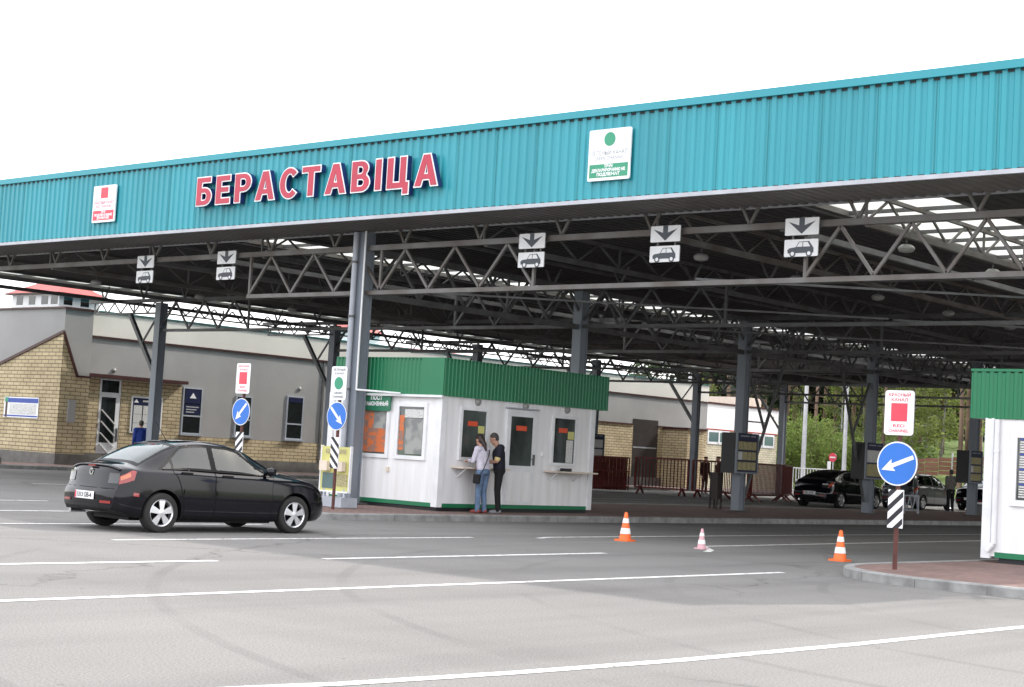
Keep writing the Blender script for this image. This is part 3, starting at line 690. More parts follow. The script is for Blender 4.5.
mb = MB(); mb.box(kx0, kx1, ky0, ky1, kz0, kz1 + .3, 'white')
for k in range(1, 5):                           # panel joints
    mb.box(kx1, kx1 + .004, ky0 + k * 1.05 - .006, ky0 + k * 1.05 + .006, kz0, kz1, 'pvc'); mb.box(kx0 + k * .69 - .006, kx0 + k * .69 + .006, ky0 - .004, ky0, kz0, kz1, 'pvc')
mb.build('wall', t)
for x, y in ((kx1, ky0), (kx1, ky1), (kx0, ky0)):
    mb = MB(); mb.box(x - .14 if x == kx1 else x - .03, x + .035 if x == kx1 else x + .14, y - .035 if y == ky0 else y - .14, y + .14 if y == ky0 else y + .035, .2, kz1, 'pvc')
    mb.build('corner_post', t, bevel=.01)
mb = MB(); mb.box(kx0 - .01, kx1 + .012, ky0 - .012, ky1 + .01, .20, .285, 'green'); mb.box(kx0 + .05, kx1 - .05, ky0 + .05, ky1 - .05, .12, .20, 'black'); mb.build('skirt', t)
ov = .06; fz0, fz1 = 2.56, 3.37
mb = MB(); e0, e1, e2, e3 = kx0 + .15, kx1 + ov, ky0 - ov, ky1 + .45
corrugated(mb, (e0, e2, fz0), FX, e1 - e0, FZ, fz1 - fz0, FN, .115, .016, 'green'); corrugated(mb, (e1, e2, fz0), SX, e3 - e2, FZ, fz1 - fz0, SN, .115, .016, 'green')
corrugated(mb, (e0, e2, fz0), SX, e3 - e2, FZ, fz1 - fz0, (-1, 0, 0), .115, .016, 'green'); corrugated(mb, (e0, e3, fz0), FX, e1 - e0, FZ, fz1 - fz0, (0, 1, 0), .115, .016, 'green')
mb.box(e1 - .62, e1 + .02, e2 - .022, e2 - .017, fz0, fz1, 'green')
mb.box(e0, e1, e2, e3, fz1 - .05, fz1 - .02, 'green'); mb.build('roof_edge', t)
mb = MB(); mb.box(e0 + .02, e1 - .02, e2 + .02, e3 - .02, fz0 - .0, fz0 + .04, 'pvc'); mb.bar((e0, e2 - .03, fz0 - .015), (e1 + .03, e2 - .03, fz0 - .015), .05, .05, 'pvc'); mb.build('eave', t)
def stickers(slab, w, items):
    for (u0, u1, v0, v1, m) in items: yield u0, u1, v0, v1, m
def side_win(y, z, w, h, label=None, shelf=True):
    win, slab = window_s(t, 'window', (kx1, y, z), SX, SN, w, h, 'roomglass')
    return win, slab
win, slab = side_win(25.80, 1.22, .92, 1.15)
mb = MB(); slab(.26, .57, .745, .85, .013, .018, 'noticered', mb); slab(.60, .80, .60, .76, .013, .018, 'yellow', mb); slab(.60, .78, .12, .56, .013, .018, 'paper', mb); mb.build('notice', win)
win, slab = side_win(28.92, 1.20, .92, 1.16)
mb = MB(); slab(.26, .57, .765, .87, .013, .018, 'noticered', mb); slab(.60, .82, .62, .80, .013, .018, 'yellow', mb); slab(.56, .80, .08, .60, .013, .018, 'paper', mb); mb.build('notice', win)
for y0_, y1_ in ((25.62, 27.15), (28.72, 30.3)):
    mb = MB(); mb.box(kx1, kx1 + .36, y0_, y1_, 1.045, 1.08, 'shelf')
    for yy in (y0_ + .2, y1_ - .5): mb.bar((kx1 + .01, yy, .86), (kx1 + .26, yy, 1.04), .03, .03, 'pvc')
    mb.build('counter_shelf', t, bevel=.006)
mb = MB(); mb.box(kx1 + .06, kx1 + .2, 29.25, 29.5, 1.08, 1.15, 'black'); mb.build('pen_box', t)
mb = MB(); mb.box(kx1, kx1 + .05, 27.33, 28.33, .29, 2.40, 'pvc'); mb.box(kx1 + .05, kx1 + .06, 27.45, 28.21, .36, 1.02, 'white'); d_ = mb.build('door', t)
mb = MB(); mb.box(kx1 + .045, kx1 + .057, 27.45, 28.19, 1.16, 2.25, 'roomglass'); mb.build('door_glass', d_)
mb = MB(); mb.box(kx1 + .058, kx1 + .063, 27.62, 27.98, 1.94, 2.05, 'noticered'); mb.build('notice', d_)
mb = MB(); mb.box(kx1 + .05, kx1 + .09, 28.245, 28.285, 1.18, 1.42, 'steel'); mb.bar((kx1 + .09, 28.27, 1.32), (kx1 + .09, 28.13, 1.32), .02, .02, 'steel'); mb.build('handle', d_)
mb = MB(); mb.box(kx1, kx1 + .09, 27.28, 28.38, 2.42, 2.445, 'pipe'); mb.build('door_canopy', t)
for y in (26.35, 27.95, 29.45): bulkhead(t, (kx1, y, 2.50), SN)
mb = MB(); mb.box(kx1, kx1 + .03, 28.62, 28.70, 1.4, 1.5, 'pvc'); mb.box(kx1, kx1 + .02, 27.12, 27.18, .6, .68, 'pvc'); mb.build('bell_push', t)
for x in (-26.15, -25.03):                      # front windows with orange reflections painted onto the panes, and pale blinds
    win, slab = window_s(t, 'window', (x, ky0, 1.17), FX, FN, .92, 1.22, 'roomglass', fw=.085)
    mb = MB()
    if x < -26: slab(.1, .82, .12, .64, .013, .017, 'orangereflection', mb); slab(.1, .42, .64, 1.1, .013, .017, 'orangereflection', mb); slab(.42, .82, .64, 1.1, .013, .017, 'greyblind', mb)
    else: slab(.1, .24, .2, .95, .013, .017, 'orangereflection', mb); slab(.24, .80, .90, 1.08, .013, .017, 'paper', mb); slab(.30, .80, .12, .88, .013, .017, 'greyblind', mb)
    mb.build('pane_overlay', win)
mb = MB(); mb.prism(rrect(.86, .42, .05), (-25.62, ky0 - .05, 2.40), FX, FZ, FN, .03, 'greensign'); text(mb, 'ПОСТ', (-25.62, ky0 - .082, 2.47), FX, FZ, FN, .13, 'signwhite', .006, .36); text(mb, 'ТАМОЖЕННЫЙ', (-25.62, ky0 - .082, 2.34), FX, FZ, FN, .11, 'signwhite', .006, .74); mb.build('name_plate', t)
mb = MB(); mb.box(-25.25, -25.17, ky0 - .04, ky0, .88, .98, 'shelf'); mb.build('socket', t)
# right booth
qx0, qx1, qy0, qy1 = -11.51, -8.2, 25.23, 30.5
t = thing('control_booth', 'white booth with green ribbed roof edge cut off by the right edge', 'booth', (-9.8, 27.8, .12))
mb = MB(); mb.box(qx0, qx1, qy0, qy1, .22, 2.8, 'white')
for k in range(1, 4): mb.box(qx0 + k * .8 - .006, qx0 + k * .8 + .006, qy0 - .004, qy0, .25, 2.4, 'pvc')
mb.build('wall', t)
mb = MB(); mb.box(qx0 - .03, qx0 + .13, qy0 - .035, qy0 + .13, .18, 2.45, 'pvc'); mb.build('corner_post', t, bevel=.01)
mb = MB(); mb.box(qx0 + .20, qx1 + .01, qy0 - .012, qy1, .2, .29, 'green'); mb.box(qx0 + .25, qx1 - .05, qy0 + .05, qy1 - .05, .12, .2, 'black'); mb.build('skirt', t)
mb = MB(); e0, e1, e2, e3 = qx0 - .3, qx1 + .3, qy0 - .02, qy1 + .3; fz0, fz1 = 2.44, 3.24
corrugated(mb, (e0, e2, fz0), FX, e1 - e0, FZ, fz1 - fz0, FN, .14, .016, 'green'); corrugated(mb, (e1, e2, fz0), SX, e3 - e2, FZ, fz1 - fz0, SN, .14, .016, 'green'); corrugated(mb, (e0, e2, fz0), SX, e3 - e2, FZ, fz1 - fz0, (-1, 0, 0), .14, .016, 'green')
mb.box(e0, e1, e2, e3, fz1 - .05, fz1 - .02, 'green'); mb.box(e0, e1, e2 - .03, e2 + .02, fz1 - .03, fz1 + .015, 'green'); mb.build('roof_edge', t)
mb = MB(); mb.box(e0 + .02, e1 - .02, e2 + .02, e3, fz0, fz0 + .03, 'pvc'); mb.build('eave', t)
mb = MB(); mb.path([(qx0 + .19, qy0 - .05, 2.43), (qx0 + .19, qy0 - .05, .42), (qx0 + .10, qy0 - .08, .30)], .042, 'pvc', 12)
mb.tube((qx0 + .19, qy0 - .05, 1.9), (qx0 + .19, qy0 - .05, 1.93), .055, 'pvc', n=12); mb.build('downpipe', t)
win, slab = window_s(t, 'window', (-11.08, qy0, 1.05), FX, FN, 1.0, 1.2, 'roomglass', fw=.1)
mb = MB()
for k in range(24): slab(.14, .86, .14 + k * .04, .165 + k * .04, .014, .02, 'signblue2' if k % 6 == 5 else 'paper', mb)
mb.build('pane_overlay', win)  # slatted blinds
# ================================================================== BUILDING ON THE LEFT
Xw = -50.5
t = thing('station_building', 'long low building of grey render and yellow brick left of the lanes', 'building', (-54, 50, 0))
mb = MB(); mb.box(-62, Xw, 34.1, 75, 0, 4.82, 'stucco'); mb.box(-62, -49.33, 32.93, 34.1, 0, 5.60, 'stucco'); mb.box(-61.9, Xw - 1.0, 34.1, 38, 4.9, 5.56, 'stucco'); mb.build('wall', t)
mb = MB(); mb.box(-62, Xw + .04, 34.6, 75.02, 4.83, 5.72, 'cream'); mb.build('parapet', t)
mb = MB(); mb.box(-62, Xw + .08, 34.55, 75.08, 4.77, 4.83, 'maroon'); mb.box(-62, Xw + .10, 34.55, 75.1, 5.72, 5.76, 'tealtrim'); mb.build('cornice', t)
mb = MB()
def wallbrick(y0, y1, z0, z1, m='brick'): mb.box(Xw - .1, Xw + .03, y0, y1, z0, z1, m)
wallbrick(34.1, 35.38, .55, 3.30); wallbrick(36.34, 39.1, .55, 3.30); wallbrick(39.1, 40.2, .55, 1.42); wallbrick(40.2, 46.3, .55, 1.36); wallbrick(46.3, 62, .55, 1.36); wallbrick(62, 68.2, .4, 3.22)
wallbrick(70.4, 75.0, .4, 3.22)
sl = (4.73 - 3.56) / 3.9
mb.prism([(-62, 0.5), (-49.30, .5), (-49.30, 4.73), (-49.30 - 5.5, 4.73 - 5.5 * sl), (-62, 4.73 - 5.5 * sl)], (0, 32.93, 0), FX, FZ, FN, .035, 'brick')
mb.prism([(32.9, .5), (34.1, .5), (34.1, 3.22), (33.55, 3.22), (32.9, 4.73)], (-49.33, 0, 0), SX, SZ, SN, .035, 'brick')
mb.build('brick_facing', t)
mb = MB(); mb.bar((-49.26, 32.88, 4.78), (-54.8, 32.88, 4.78 - 5.5 * sl), .08, .10, 'maroon'); mb.bar((-54.8, 32.88, 3.13), (-62, 32.88, 3.13), .08, .1, 'maroon')
mb.bar((-49.27, 32.87, 4.78), (-49.27, 33.57, 3.22), .07, .08, 'maroon'); mb.bar((-49.27, 33.6, 3.25), (-49.27, 34.1, 3.25), .05, .06, 'maroon')
mb.box(-62, -49.25, 32.85, 34.2, 5.60, 5.66, 'maroon'); mb.box(Xw + .03, Xw + .35, 34.55, 39.15, 3.32, 3.44, 'maroon'); mb.build('flashing', t)
mb = MB(); mb.box(-62, Xw + .05, 34.1, 75, 0, .55, 'plinth'); mb.box(-62, -49.27, 32.88, 34.15, 0, .5, 'plinth'); mb.build('plinth', t)
mb = MB(); mb.box(-62, Xw - .2, 34.6, 74.8, 5.60, 5.66, 'grey'); mb.build('roof', t)
mb = MB(); mb.box(-49.29, -49.22, 33.25, 33.55, 1.6, 2.4, 'stucco'); mb.build('meter_box', t)
# entrance door
mb = MB(); mb.box(Xw - .06, Xw + .02, 35.40, 36.32, .14, 3.28, 'pvc'); d_ = mb.build('door', t)
mb = MB(); mb.box(Xw, Xw + .03, 35.47, 36.22, 2.80, 3.24, 'glass'); mb.box(Xw, Xw + .03, 35.5, 36.12, .95, 2.62, 'glass'); mb.build('door_glass', d_)
mb = MB()
for k in range(4): mb.bar((Xw + .05, 35.5, 2.15 - k * .42), (Xw + .05, 36.14, 1.62 - k * .42), .03, .09, 'pvc', (1, 0, 0))
mb.build('diagonal_bar', d_)
mb = MB(); mb.box(Xw + .02, Xw + .10, 36.2, 36.24, 1.0, 1.5, 'steel'); mb.build('handle', d_)
def bwin(y0, y1, z0, zm, z1, posters):
    mb = MB(); mb.box(Xw, Xw + .035, y0 + .06, y1 - .06, z0 + .06, z1 - .06, 'glass'); wn = mb.build('window', t)
    mb = MB()
    for a_ in (y0, y1 - .06): mb.box(Xw, Xw + .05, a_, a_ + .06, z0, z1, 'pipe')
    for b_ in (z0, zm, z1 - .06): mb.box(Xw, Xw + .047, y0 + .06, y1 - .06, b_, b_ + .06, 'pipe')
    mb.build('frame', wn)
    mb = MB(); mb.box(Xw, Xw + .14, y0 - .08, y1 + .08, z0 - .05, z0 - .005, 'pipe'); mb.build('sill', wn)
    mb = MB()
    for (a_, b_, m) in posters: mb.box(Xw + .036, Xw + .045, y0 + .1, y1 - .1, a_, b_, m)
    if posters: mb.build('poster', wn)
    return wn
wn = bwin(39.17, 40.12, 1.43, 2.11, 3.24, [(2.62, 3.16, 'boardnavy'), (2.2, 2.58, 'boardnavy')])
mb = MB(); mb.prism([(-.16, -.08), (.16, -.08), (0, .13)], (Xw + .046, 39.65, 2.9), SX, SZ, SN, .004, 'signwhite')
for k in range(3): mb.box(Xw + .046, Xw + .05, 39.35, 39.95 - .1 * k, 2.47 - .1 * k, 2.50 - .1 * k, 'paper')
mb.build('emblem', wn)
bwin(41.79, 42.62, 1.46, 2.1, 3.08, [])
bwin(44.45, 45.37, 1.45, 2.06, 3.24, [(2.98, 3.18, 'boardnavy')])
for y, z in ((35.95, 3.62), (45.1, 3.55)): bulkhead(t, (Xw, y, z), SN)
mb = MB(); mb.box(Xw - .4, Xw + .035, 68.2, 70.4, .13, 3.55, 'darkdoor'); mb.box(Xw + .03, Xw + .05, 68.25, 70.3, 2.05, 2.12, 'grey'); mb.build('door', t)
mb = MB(); mb.box(Xw, Xw + .06, 46.32, 46.42, .55, 4.76, 'steel'); mb.build('downpipe', t)
mb = MB(); mb.box(Xw + .0, Xw + .09, 62, 68.2, 3.22, 3.29, 'maroon'); mb.box(Xw, Xw + .09, 70.4, 75, 3.22, 3.29, 'maroon'); mb.build('brick_cap', t)
mb = MB(); mb.box(Xw, Xw + 1.6, 70.9, 72.4, .13, 3.15, 'brick'); mb.box(Xw, Xw + 1.7, 70.8, 72.5, 3.15, 3.26, 'maroon'); mb.build('porch', t)
# wall plaque and notice board (own things)
t2 = thing('wall_plaque', 'white plaque with blue header and red stripe on the sunny brick front', 'plaque', (-51.57, 32.86, 1.7)); y = 32.89
mb = MB(); mb.box(-52.66, -50.48, y - .03, y, 1.68, 2.42, 'signwhite'); mb.build('panel', t2)
mb = MB(); mb.box(-52.4, -50.5, y - .036, y - .031, 2.22, 2.38, 'signblue2'); mb.box(-52.64, -50.5, y - .036, y - .031, 1.72, 1.77, 'signblue2'); mb.box(-52.56, -52.44, y - .038, y - .031, 1.69, 2.25, 'maroon'); mb.box(-52.62, -52.4, y - .038, y - .031, 2.24, 2.40, 'greendot')
mb.box(-52.3, -50.6, y - .035, y - .031, 1.80, 2.18, 'paper'); mb.build('print', t2)
t2 = thing('notice_board', 'white framed notice board of papers beside the glazed entrance door', 'notice board', (Xw, 37.5, 1.4))
mb = MB(); mb.box(Xw + .03, Xw + .07, 36.8, 38.22, 1.36, 2.74, 'signwhite'); mb.build('frame', t2)
mb = MB(); mb.box(Xw + .07, Xw + .076, 36.86, 38.16, 1.42, 2.68, 'boardnavy'); mb.prism([(-.11, -.05), (.11, -.05), (0, .09)], (Xw + .077, 37.0, 2.55), SX, SZ, SN, .004, 'signwhite'); mb.box(Xw + .077, Xw + .08, 37.3, 38.0, 2.54, 2.6, 'paper'); mb.build('header', t2)
mb = MB()
for r_ in range(3):
    for c_ in range(3): mb.box(Xw + .077, Xw + .084, 36.9 + .43 * c_, 37.28 + .43 * c_, 2.08 - .33 * r_, 2.38 - .33 * r_ + .02, 'paper')
mb.build('papers', t2)
def monitor(x, y0, y1, z0, z1, w, label, win=True):
    t = thing('roof_ventilator', label, 'ventilator', (x, (y0 + y1) / 2, z0)); mb = MB(); mb.box(x - w, x + w, y0, y1, z0, z1, 'whitewall'); mb.build('housing', t)
    mb = MB(); a_ = .2; r0 = [(x - w - a_, y0 - a_, z1), (x + w + a_, y0 - a_, z1), (x + w + a_, y1 + a_, z1), (x - w - a_, y1 + a_, z1), (x - w * .4, (y0 + y1) / 2, z1 + .58), (x + w * .4, (y0 + y1) / 2, z1 + .58)]
    mb.add(r0, [(0, 1, 5, 4), (1, 2, 5), (2, 3, 4, 5), (3, 0, 4)], 'redroof'); mb.box(x - w - a_, x + w + a_, y0 - a_, y1 + a_, z1 - .05, z1 - .002, 'maroon'); mb.build('roof', t)
    if win:
        n = int((y1 - y0) / .7)
        for k in range(n): mb = MB(); mb.box(x + w, x + w + .012, y0 + .2 + k * .7, y0 + .55 + k * .7, z0 + .12, z1 - .1, 'glass'); mb.build('louvre', t)
        for u in (.3, 1.1, 1.9, 2.5): mb = MB(); mb.box(x - w + u, x - w + u + .4, y0 - .012, y0, z0 + .12, z1 - .1, 'glass'); mb.build('louvre', t)
monitor(-51.55, 33.1, 34.8, 5.67, 6.2, 1.5, 'white roof ventilator with a red hipped cap on the corner block')
monitor(-53.2, 49.6, 51.6, 5.66, 6.42, .6, 'white roof ventilator with a red hipped cap behind the tall column', False)
# annex buildings behind
t = thing('rear_hall', 'red roofed hall with teal gutter rising behind the long low building', 'building', (-66, 65, 0))
mb = MB(); mb.box(-72, -60, 40, 74, 0, 6.0, 'cream'); mb.build('wall', t)
mb = MB(); mb.add([(-59.7, 62.5, 6.25), (-59.7, 72, 6.25), (-64, 71, 6.95), (-64, 63.5, 6.95), (-70, 62.5, 6.25), (-70, 72, 6.25)], [(0, 1, 2, 3), (3, 2, 5, 4), (0, 3, 4), (1, 5, 2)], 'redroof'); mb.build('roof', t)
mb = MB(); mb.box(-60, -59.8, 40, 74.2, 6.0, 6.2, 'tealtrim'); mb.build('gutter', t)
t = thing('guard_house', 'bright white guard house with pale brick base behind the brown barriers', 'building', (-58, 84, 0))
gx = -53.5
mb = MB(); mb.box(-64, gx, 79, 87.3, 3.5, 4.95, 'whitewall'); mb.build('wall', t); mb = MB(); mb.box(-64, gx - .02, 78.98, 87.28, 0, 3.48, 'lightbrick'); mb.build('brick_base', t)
mb = MB(); mb.box(-64.1, gx + .08, 78.9, 87.4, 4.95, 5.05, 'maroon'); mb.box(-64, gx + .03, 78.97, 87.33, 3.44, 3.5, 'redroof'); mb.build('flashing', t)
mb = MB(); mb.box(-59, gx - .6, 84.3, 86.2, 5.06, 5.6, 'shelf'); mb.build('chimney', t)
for y0_, y1_ in ((79.6, 81.9), (84.4, 86.9)):
    mb = MB(); mb.box(gx, gx + .03, y0_ + .12, y1_ - .12, 2.75, 3.3, 'blueglass'); wn = mb.build('window', t)
    mb = MB(); mb.box(gx - .01, gx + .02, y0_, y1_, 2.6, 3.42, 'pvc'); mb.box(gx + .02, gx + .06, (y0_ + y1_) / 2 - .06, (y0_ + y1_) / 2 + .06, 2.65, 3.4, 'pvc'); mb.build('frame', wn)
# ================================================================== YARD FURNITURE
def cabinet(x, y0, y1, z0, z1, label, rows, m, deep=.5):
    t = thing('notice_cabinet', label, 'notice board', (x, (y0 + y1) / 2, z0))
    mb = MB(); mb.box(x - deep, x - .02, y0, y1, z0, z1, 'boarddark'); mb.build('case', t)
    mb = MB(); mb.box(x - .02, x + .03, y0, y0 + .06, z0, z1, 'column'); mb.box(x - .02, x + .03, y1 - .05, y1, z0, z1, 'column'); mb.box(x - .02, x + .03, y0 + .06, y1 - .05, z0, z0 + .05, 'column'); mb.build('frame', t)
    mb = MB(); mb.box(x - .02, x + .01, y0 + .06, y1 - .05, z0 + .05, z1, 'boardnavy'); mb.box(x + .01, x + .013, y0 + .2, y1 - .5, z1 - .10, z1 - .06, 'grey'); mb.box(x + .01, x + .013, y1 - .42, y1 - .15, z1 - .10, z1 - .06, 'grey'); mb.build('header', t)
    mb = MB(); h = (z1 - z0 - .28) / rows
    for r_ in range(rows):
        for c_ in range(4 if rows == 3 else 1):
            w = (y1 - y0 - .2) / (4 if rows == 3 else 1)
            mb.box(x + .01, x + .016, y0 + .10 + c_ * w + .008, y0 + .10 + (c_ + 1) * w - .008, z0 + .10 + r_ * h, z0 + .10 + (r_ + 1) * h - .06, 'paper' if (r_ == 1 and c_ == 0) or rows == 2 and r_ == 1 else m)
    mb.build('papers', t)
cabinet(-25.70, 39.72, 40.88, 1.22, 2.38, 'dark notice cabinet with three rows of yellowed papers above the brown bin', 3, 'paperyellow')
cabinet(-25.70, 47.32, 48.5, 1.24, 2.42, 'dark notice cabinet with one grey and one yellow sheet near the blue arrow', 2, 'paperyellow')
cabinet(-25.70, 54.95, 55.98, 1.28, 2.45, 'dark notice cabinet with yellowed papers beside the person in grey', 3, 'paperyellow')
cabinet(-43.1, 55.4, 56.2, 1.35, 2.45, 'small notice case with white papers just past the long booth', 2, 'paper', .3)
def waste_bin(x, y, s, label):
    t = thing('waste_bin', label, 'bin', (x, y, .12), 'brown bins on legs'); mb = MB(); mb.prism(rrect(.27 * s, .25 * s, .04), (x, y, .12 + .30 * s), FX, (0, 1, 0), FZ, .72 * s, 'binbrown'); mb.build('body', t)
    mb = MB(); mb.box(x - .15 * s, x + .15 * s, y - .14 * s, y + .14 * s, .12 + 1.02 * s, .12 + 1.08 * s, 'binbrown'); mb.build('rim', t)
    for dx in (-.12, .12):
        for dy in (-.11, .11):
            mb = MB(); mb.bar((x + dx * s, y + dy * s, .12), (x + dx * s, y + dy * s, .12 + 1.08 * s), .045, .045, 'binbrown'); mb.build('leg', t)
waste_bin(-27.1, 40.9, 1.0, 'brown waste bin on legs beside the column with the yellowed notices')
waste_bin(-44.8, 58.4, 1.05, 'brown waste bin on legs against the yellow brick wall')
# cones
def cone(x, y, h, m, label, tilt=0):
    t = thing('traffic_cone', label, 'cone', (x, y, 0)); s = h / .5
    mb = MB(); mb.prism(rrect(.30 * s, .30 * s, .05 * s), (x, y, .0), FX, (0, 1, 0), FZ, .03 * s, m); mb.build('base', t)
    def r(z): return (.115 - (.115 - .028) * z / .5) * s
    mb = MB(); mb.lathe([(r(.03), .03 * s), (r(.5), .5 * s), (r(.5) * .7, .508 * s), (0, .509 * s)], (x, y, 0), m, 24); mb.build('body', t, True)
    mb = MB()
    for a_, b_ in ((.13, .23), (.32, .40)): mb.lathe([(r(a_) + .004, a_ * s), (r(b_) + .004, b_ * s)], (x, y, 0), 'conewhite', 24)
    mb.build('stripe', t, True)
cone(-17.36, 23.39, .50, 'orange', 'orange cone with white bands standing right of the long booth, farthest left of the three')
cone(-15.64, 23.25, .34, 'paleorange', 'small faded pinkish cone on the end of the white line')
cone(-13.24, 23.68, .49, 'orange', 'orange cone with white bands close to the right island kerb')
# barriers
def barrier(x0, y0, x1, y1, label, h=1.5):
    p, q = Vector((x0, y0, 0)), Vector((x1, y1, 0)); d = (q - p).normalized(); nn = Vector((-d.y, d.x, 0)); L = (q - p).length; h = 1.55
    t = thing('crowd_barrier', label, 'barrier', (x0, y0, 0), 'brown crowd barriers'); mb = MB(); Z = Vector((0, 0, 1)); w = .075
    for z in (.28, h): mb.bar(p + Z * z, q + Z * z, w, w, 'darkredfence')
    for c in (p, q): mb.bar(c + Z * .28, c + Z * h, w, w, 'darkredfence')
    n = int(L / .16)
    for k in range(1, n): c = p + d * (L * k / n); mb.bar(c + Z * .28, c + Z * h, .032, .032, 'darkredfence')
    mb.build('panel', t)
    for c in (p + d * .25, q - d * .25):
        mb = MB()
        for s in (-1, 1): mb.bar(c + Z * .32, c + nn * (.35 * s) + Z * .02, .07, .07, 'darkredfence')
        mb.build('foot', t)
barrier(-42.0, 57.1, -39.6, 57.6, 'brown crowd barrier nearest the long booth, end on to the lane')
barrier(-39.4, 57.65, -38.1, 57.9, 'brown crowd barrier in front of the dark doorway')
barrier(-38.0, 57.7, -35.75, 56.3, 'brown crowd barrier in front of the two uniformed men')
barrier(-35.7, 56.4, -36.65, 60.4, 'brown crowd barrier right of the notice cabinet, set lengthwise')
barrier(-36.8, 60.7, -38.4, 64.0, 'brown crowd barrier behind the black hatch-back sedan')
t = thing('folded_barrier', 'dark red folded barrier panels leaning together by the brick wall', 'barrier', (-42.3, 55.2, 0))
mb = MB(); Z = Vector((0, 0, 1))
for k in range(4):
    a_, b_ = Vector((-43.2 + .12 * k, 54.6, 0)), Vector((-42.5 + .12 * k, 56.8, 0))
    for z in (.25, .9, 1.5): mb.bar(a_ + Z * z, b_ + Z * z, .04, .06, 'darkredfence')
    for u in range(13): c = a_.lerp(b_, u / 12); mb.bar(c + Z * .1, c + Z * 1.5, .03, .05, 'darkredfence')
mb.build('panels', t)
t = thing('low_railing', 'low pale grey lattice railing in front of the silver car', 'railing', (-26.4, 52.5, .12))
p, q = Vector((-26.3, 50.2, .12)), Vector((-26.75, 53.2, .12)); mb = MB()
for z in (.12, .62): mb.bar(p + Z * z, q + Z * z, .05, .05, 'pipe')
for k in range(5):
    a_, b_ = p.lerp(q, k / 5), p.lerp(q, (k + 1) / 5); mb.bar(a_ + Z * .12, (a_ + b_) / 2 + Z * .6, .035, .035, 'pipe'); mb.bar((a_ + b_) / 2 + Z * .6, b_ + Z * .12, .035, .035, 'pipe')
mb.build('lattice', t)
for k in (0, .5, 1):
    mb = MB(); c = p.lerp(q, k); mb.bar(c, c + Z * .64, .06, .06, 'pipe'); mb.build('post', t)
t = thing('white_bench', 'small white bench by the farthest notice cabinet', 'bench', (-27.2, 60, .12))
mb = MB(); mb.box(-27.4, -26.9, 58.9, 60.1, .50, .56, 'pvc'); mb.build('seat', t)
for y in (59.05, 59.95):
    mb = MB(); mb.box(-27.35, -26.95, y - .03, y + .03, .12, .5, 'steel'); mb.build('leg', t)
t = thing('display_stand', 'yellow display stand with leaflet boxes next to the green channel sign', 'display stand', (-24.3, 23.2, .12))
x, y = -24.72, 23.2
mb = MB(); mb.box(x - .42, x + .42, y, y + .04, .45, 1.36, 'yellow'); mb.build('panel', t)
mb = MB(); mb.box(x - .44, x + .44, y - .012, y + .05, .42, .45, 'pvc'); mb.box(x - .45, x - .42, y - .012, y + .05, .42, 1.38, 'pvc'); mb.box(x + .42, x + .45, y - .012, y + .05, .42, 1.38, 'pvc'); mb.build('frame', t)
for q in ((-.36, -.04, .5, .82, 'blueglass'), (.06, .38, .55, .8, 'paperyellow'), (-.3, .3, 1.22, 1.31, 'paperyellow')): mb = MB(); mb.box(x + q[0], x + q[1], y - .01, y - .002, q[2], q[3], q[4]); mb.build('leaflet', t)
for u in (-.25, .2):
    mb = MB(); mb.box(x + u - .11, x + u + .12, y - .12, y - .012, .86, 1.06, 'shelf'); mb.build('leaflet_box', t)
mb = MB(); mb.box(x - .45, x + .45, y - .2, y + .25, .13, .33, 'pipe'); mb.bar((x - .3, y + .02, .3), (x - .3, y + .02, .5), .05, .05, 'pipe'); mb.bar((x + .3, y + .02, .3), (x + .3, y + .02, .5), .05, .05, 'pipe'); mb.build('foot', t)
t = thing('block_kerb', 'dark kerb blocks lying at the foot of the sunny brick front', 'kerb block', (-48.2, 29.6, 0))
mb = MB()
for k in range(3): mb.box(-49.4 + k * .62, -48.83 + k * .62, 29.5, 29.75, .13, .32, 'plinth')
mb.build('blocks', t)
# far yard
def pole(x, y, h, label):
    t = thing('lamp_post', label, 'lamp post', (x, y, 0), 'pale lamp posts beyond the canopy'); mb = MB(); mb.tube((x, y, 0), (x, y, h), .16, 'concretepole', .09, 14); mb.build('post', t)
    mb = MB(); mb.path([(x, y, h - .1), (x + .8, y - .6, h + .5), (x + 1.4, y - 1.0, h + .55)], .04, 'concretepole'); mb.box(x + 1.3, x + 1.9, y - 1.35, y - .95, h + .48, h + .6, 'grey'); mb.build('lamp_arm', t)
pole(-53.2, 90, 11, 'thicker pale lamp post beside the far round no entry sign'); pole(-53.4, 95.5, 11, 'thinner pale lamp post right of the far no entry sign')
pole(-56.6, 82, 9, 'pale lamp post behind the brown barriers and guard house')
t = thing('no_entry_sign', 'round red no entry sign far beyond the canopy', 'sign', (-46.5, 82, 0)); mb = MB(); mb.tube((-46.55, 82, 0), (-46.55, 82, 2.1), .035, 'concretepole'); mb.build('post', t)
mb = MB(); mb.prism(circle(.25, 28), (-46.55, 81.96, 2.2), FX, FZ, FN, .02, 'red', 'signback'); mb.box(-46.55 - .18, -46.55 + .18, 81.93, 81.938, 2.16, 2.24, 'signwhite'); mb.build('disc', t)
t = thing('boundary_fence', 'red brown boundary fence with white posts along the grass bank', 'fence', (-52, 100, 0)); mb = MB()
P0, P1 = Vector((-74, 95.7, .0)), Vector((-36, 120.6, .0)); n = 48; d = (P1 - P0) / n
for k in range(n):
    a_, b_ = P0 + d * k, P0 + d * (k + .96); z0 = ground_z(a_.x, a_.y)
    for r_ in range(4): mb.bar(a_ + Z * (z0 + .35 + .32 * r_), b_ + Z * (z0 + .35 + .32 * r_), .03, .27, 'redfence')
mb.build('board_panel', t)
for k in range(0, n + 1, 3): mb = MB(); a_ = P0 + d * k; z0 = ground_z(a_.x, a_.y); mb.bar(a_ + Z * (z0 - .1), a_ + Z * (z0 + 1.75), .1, .1, 'concretepole'); mb.build('post', t)
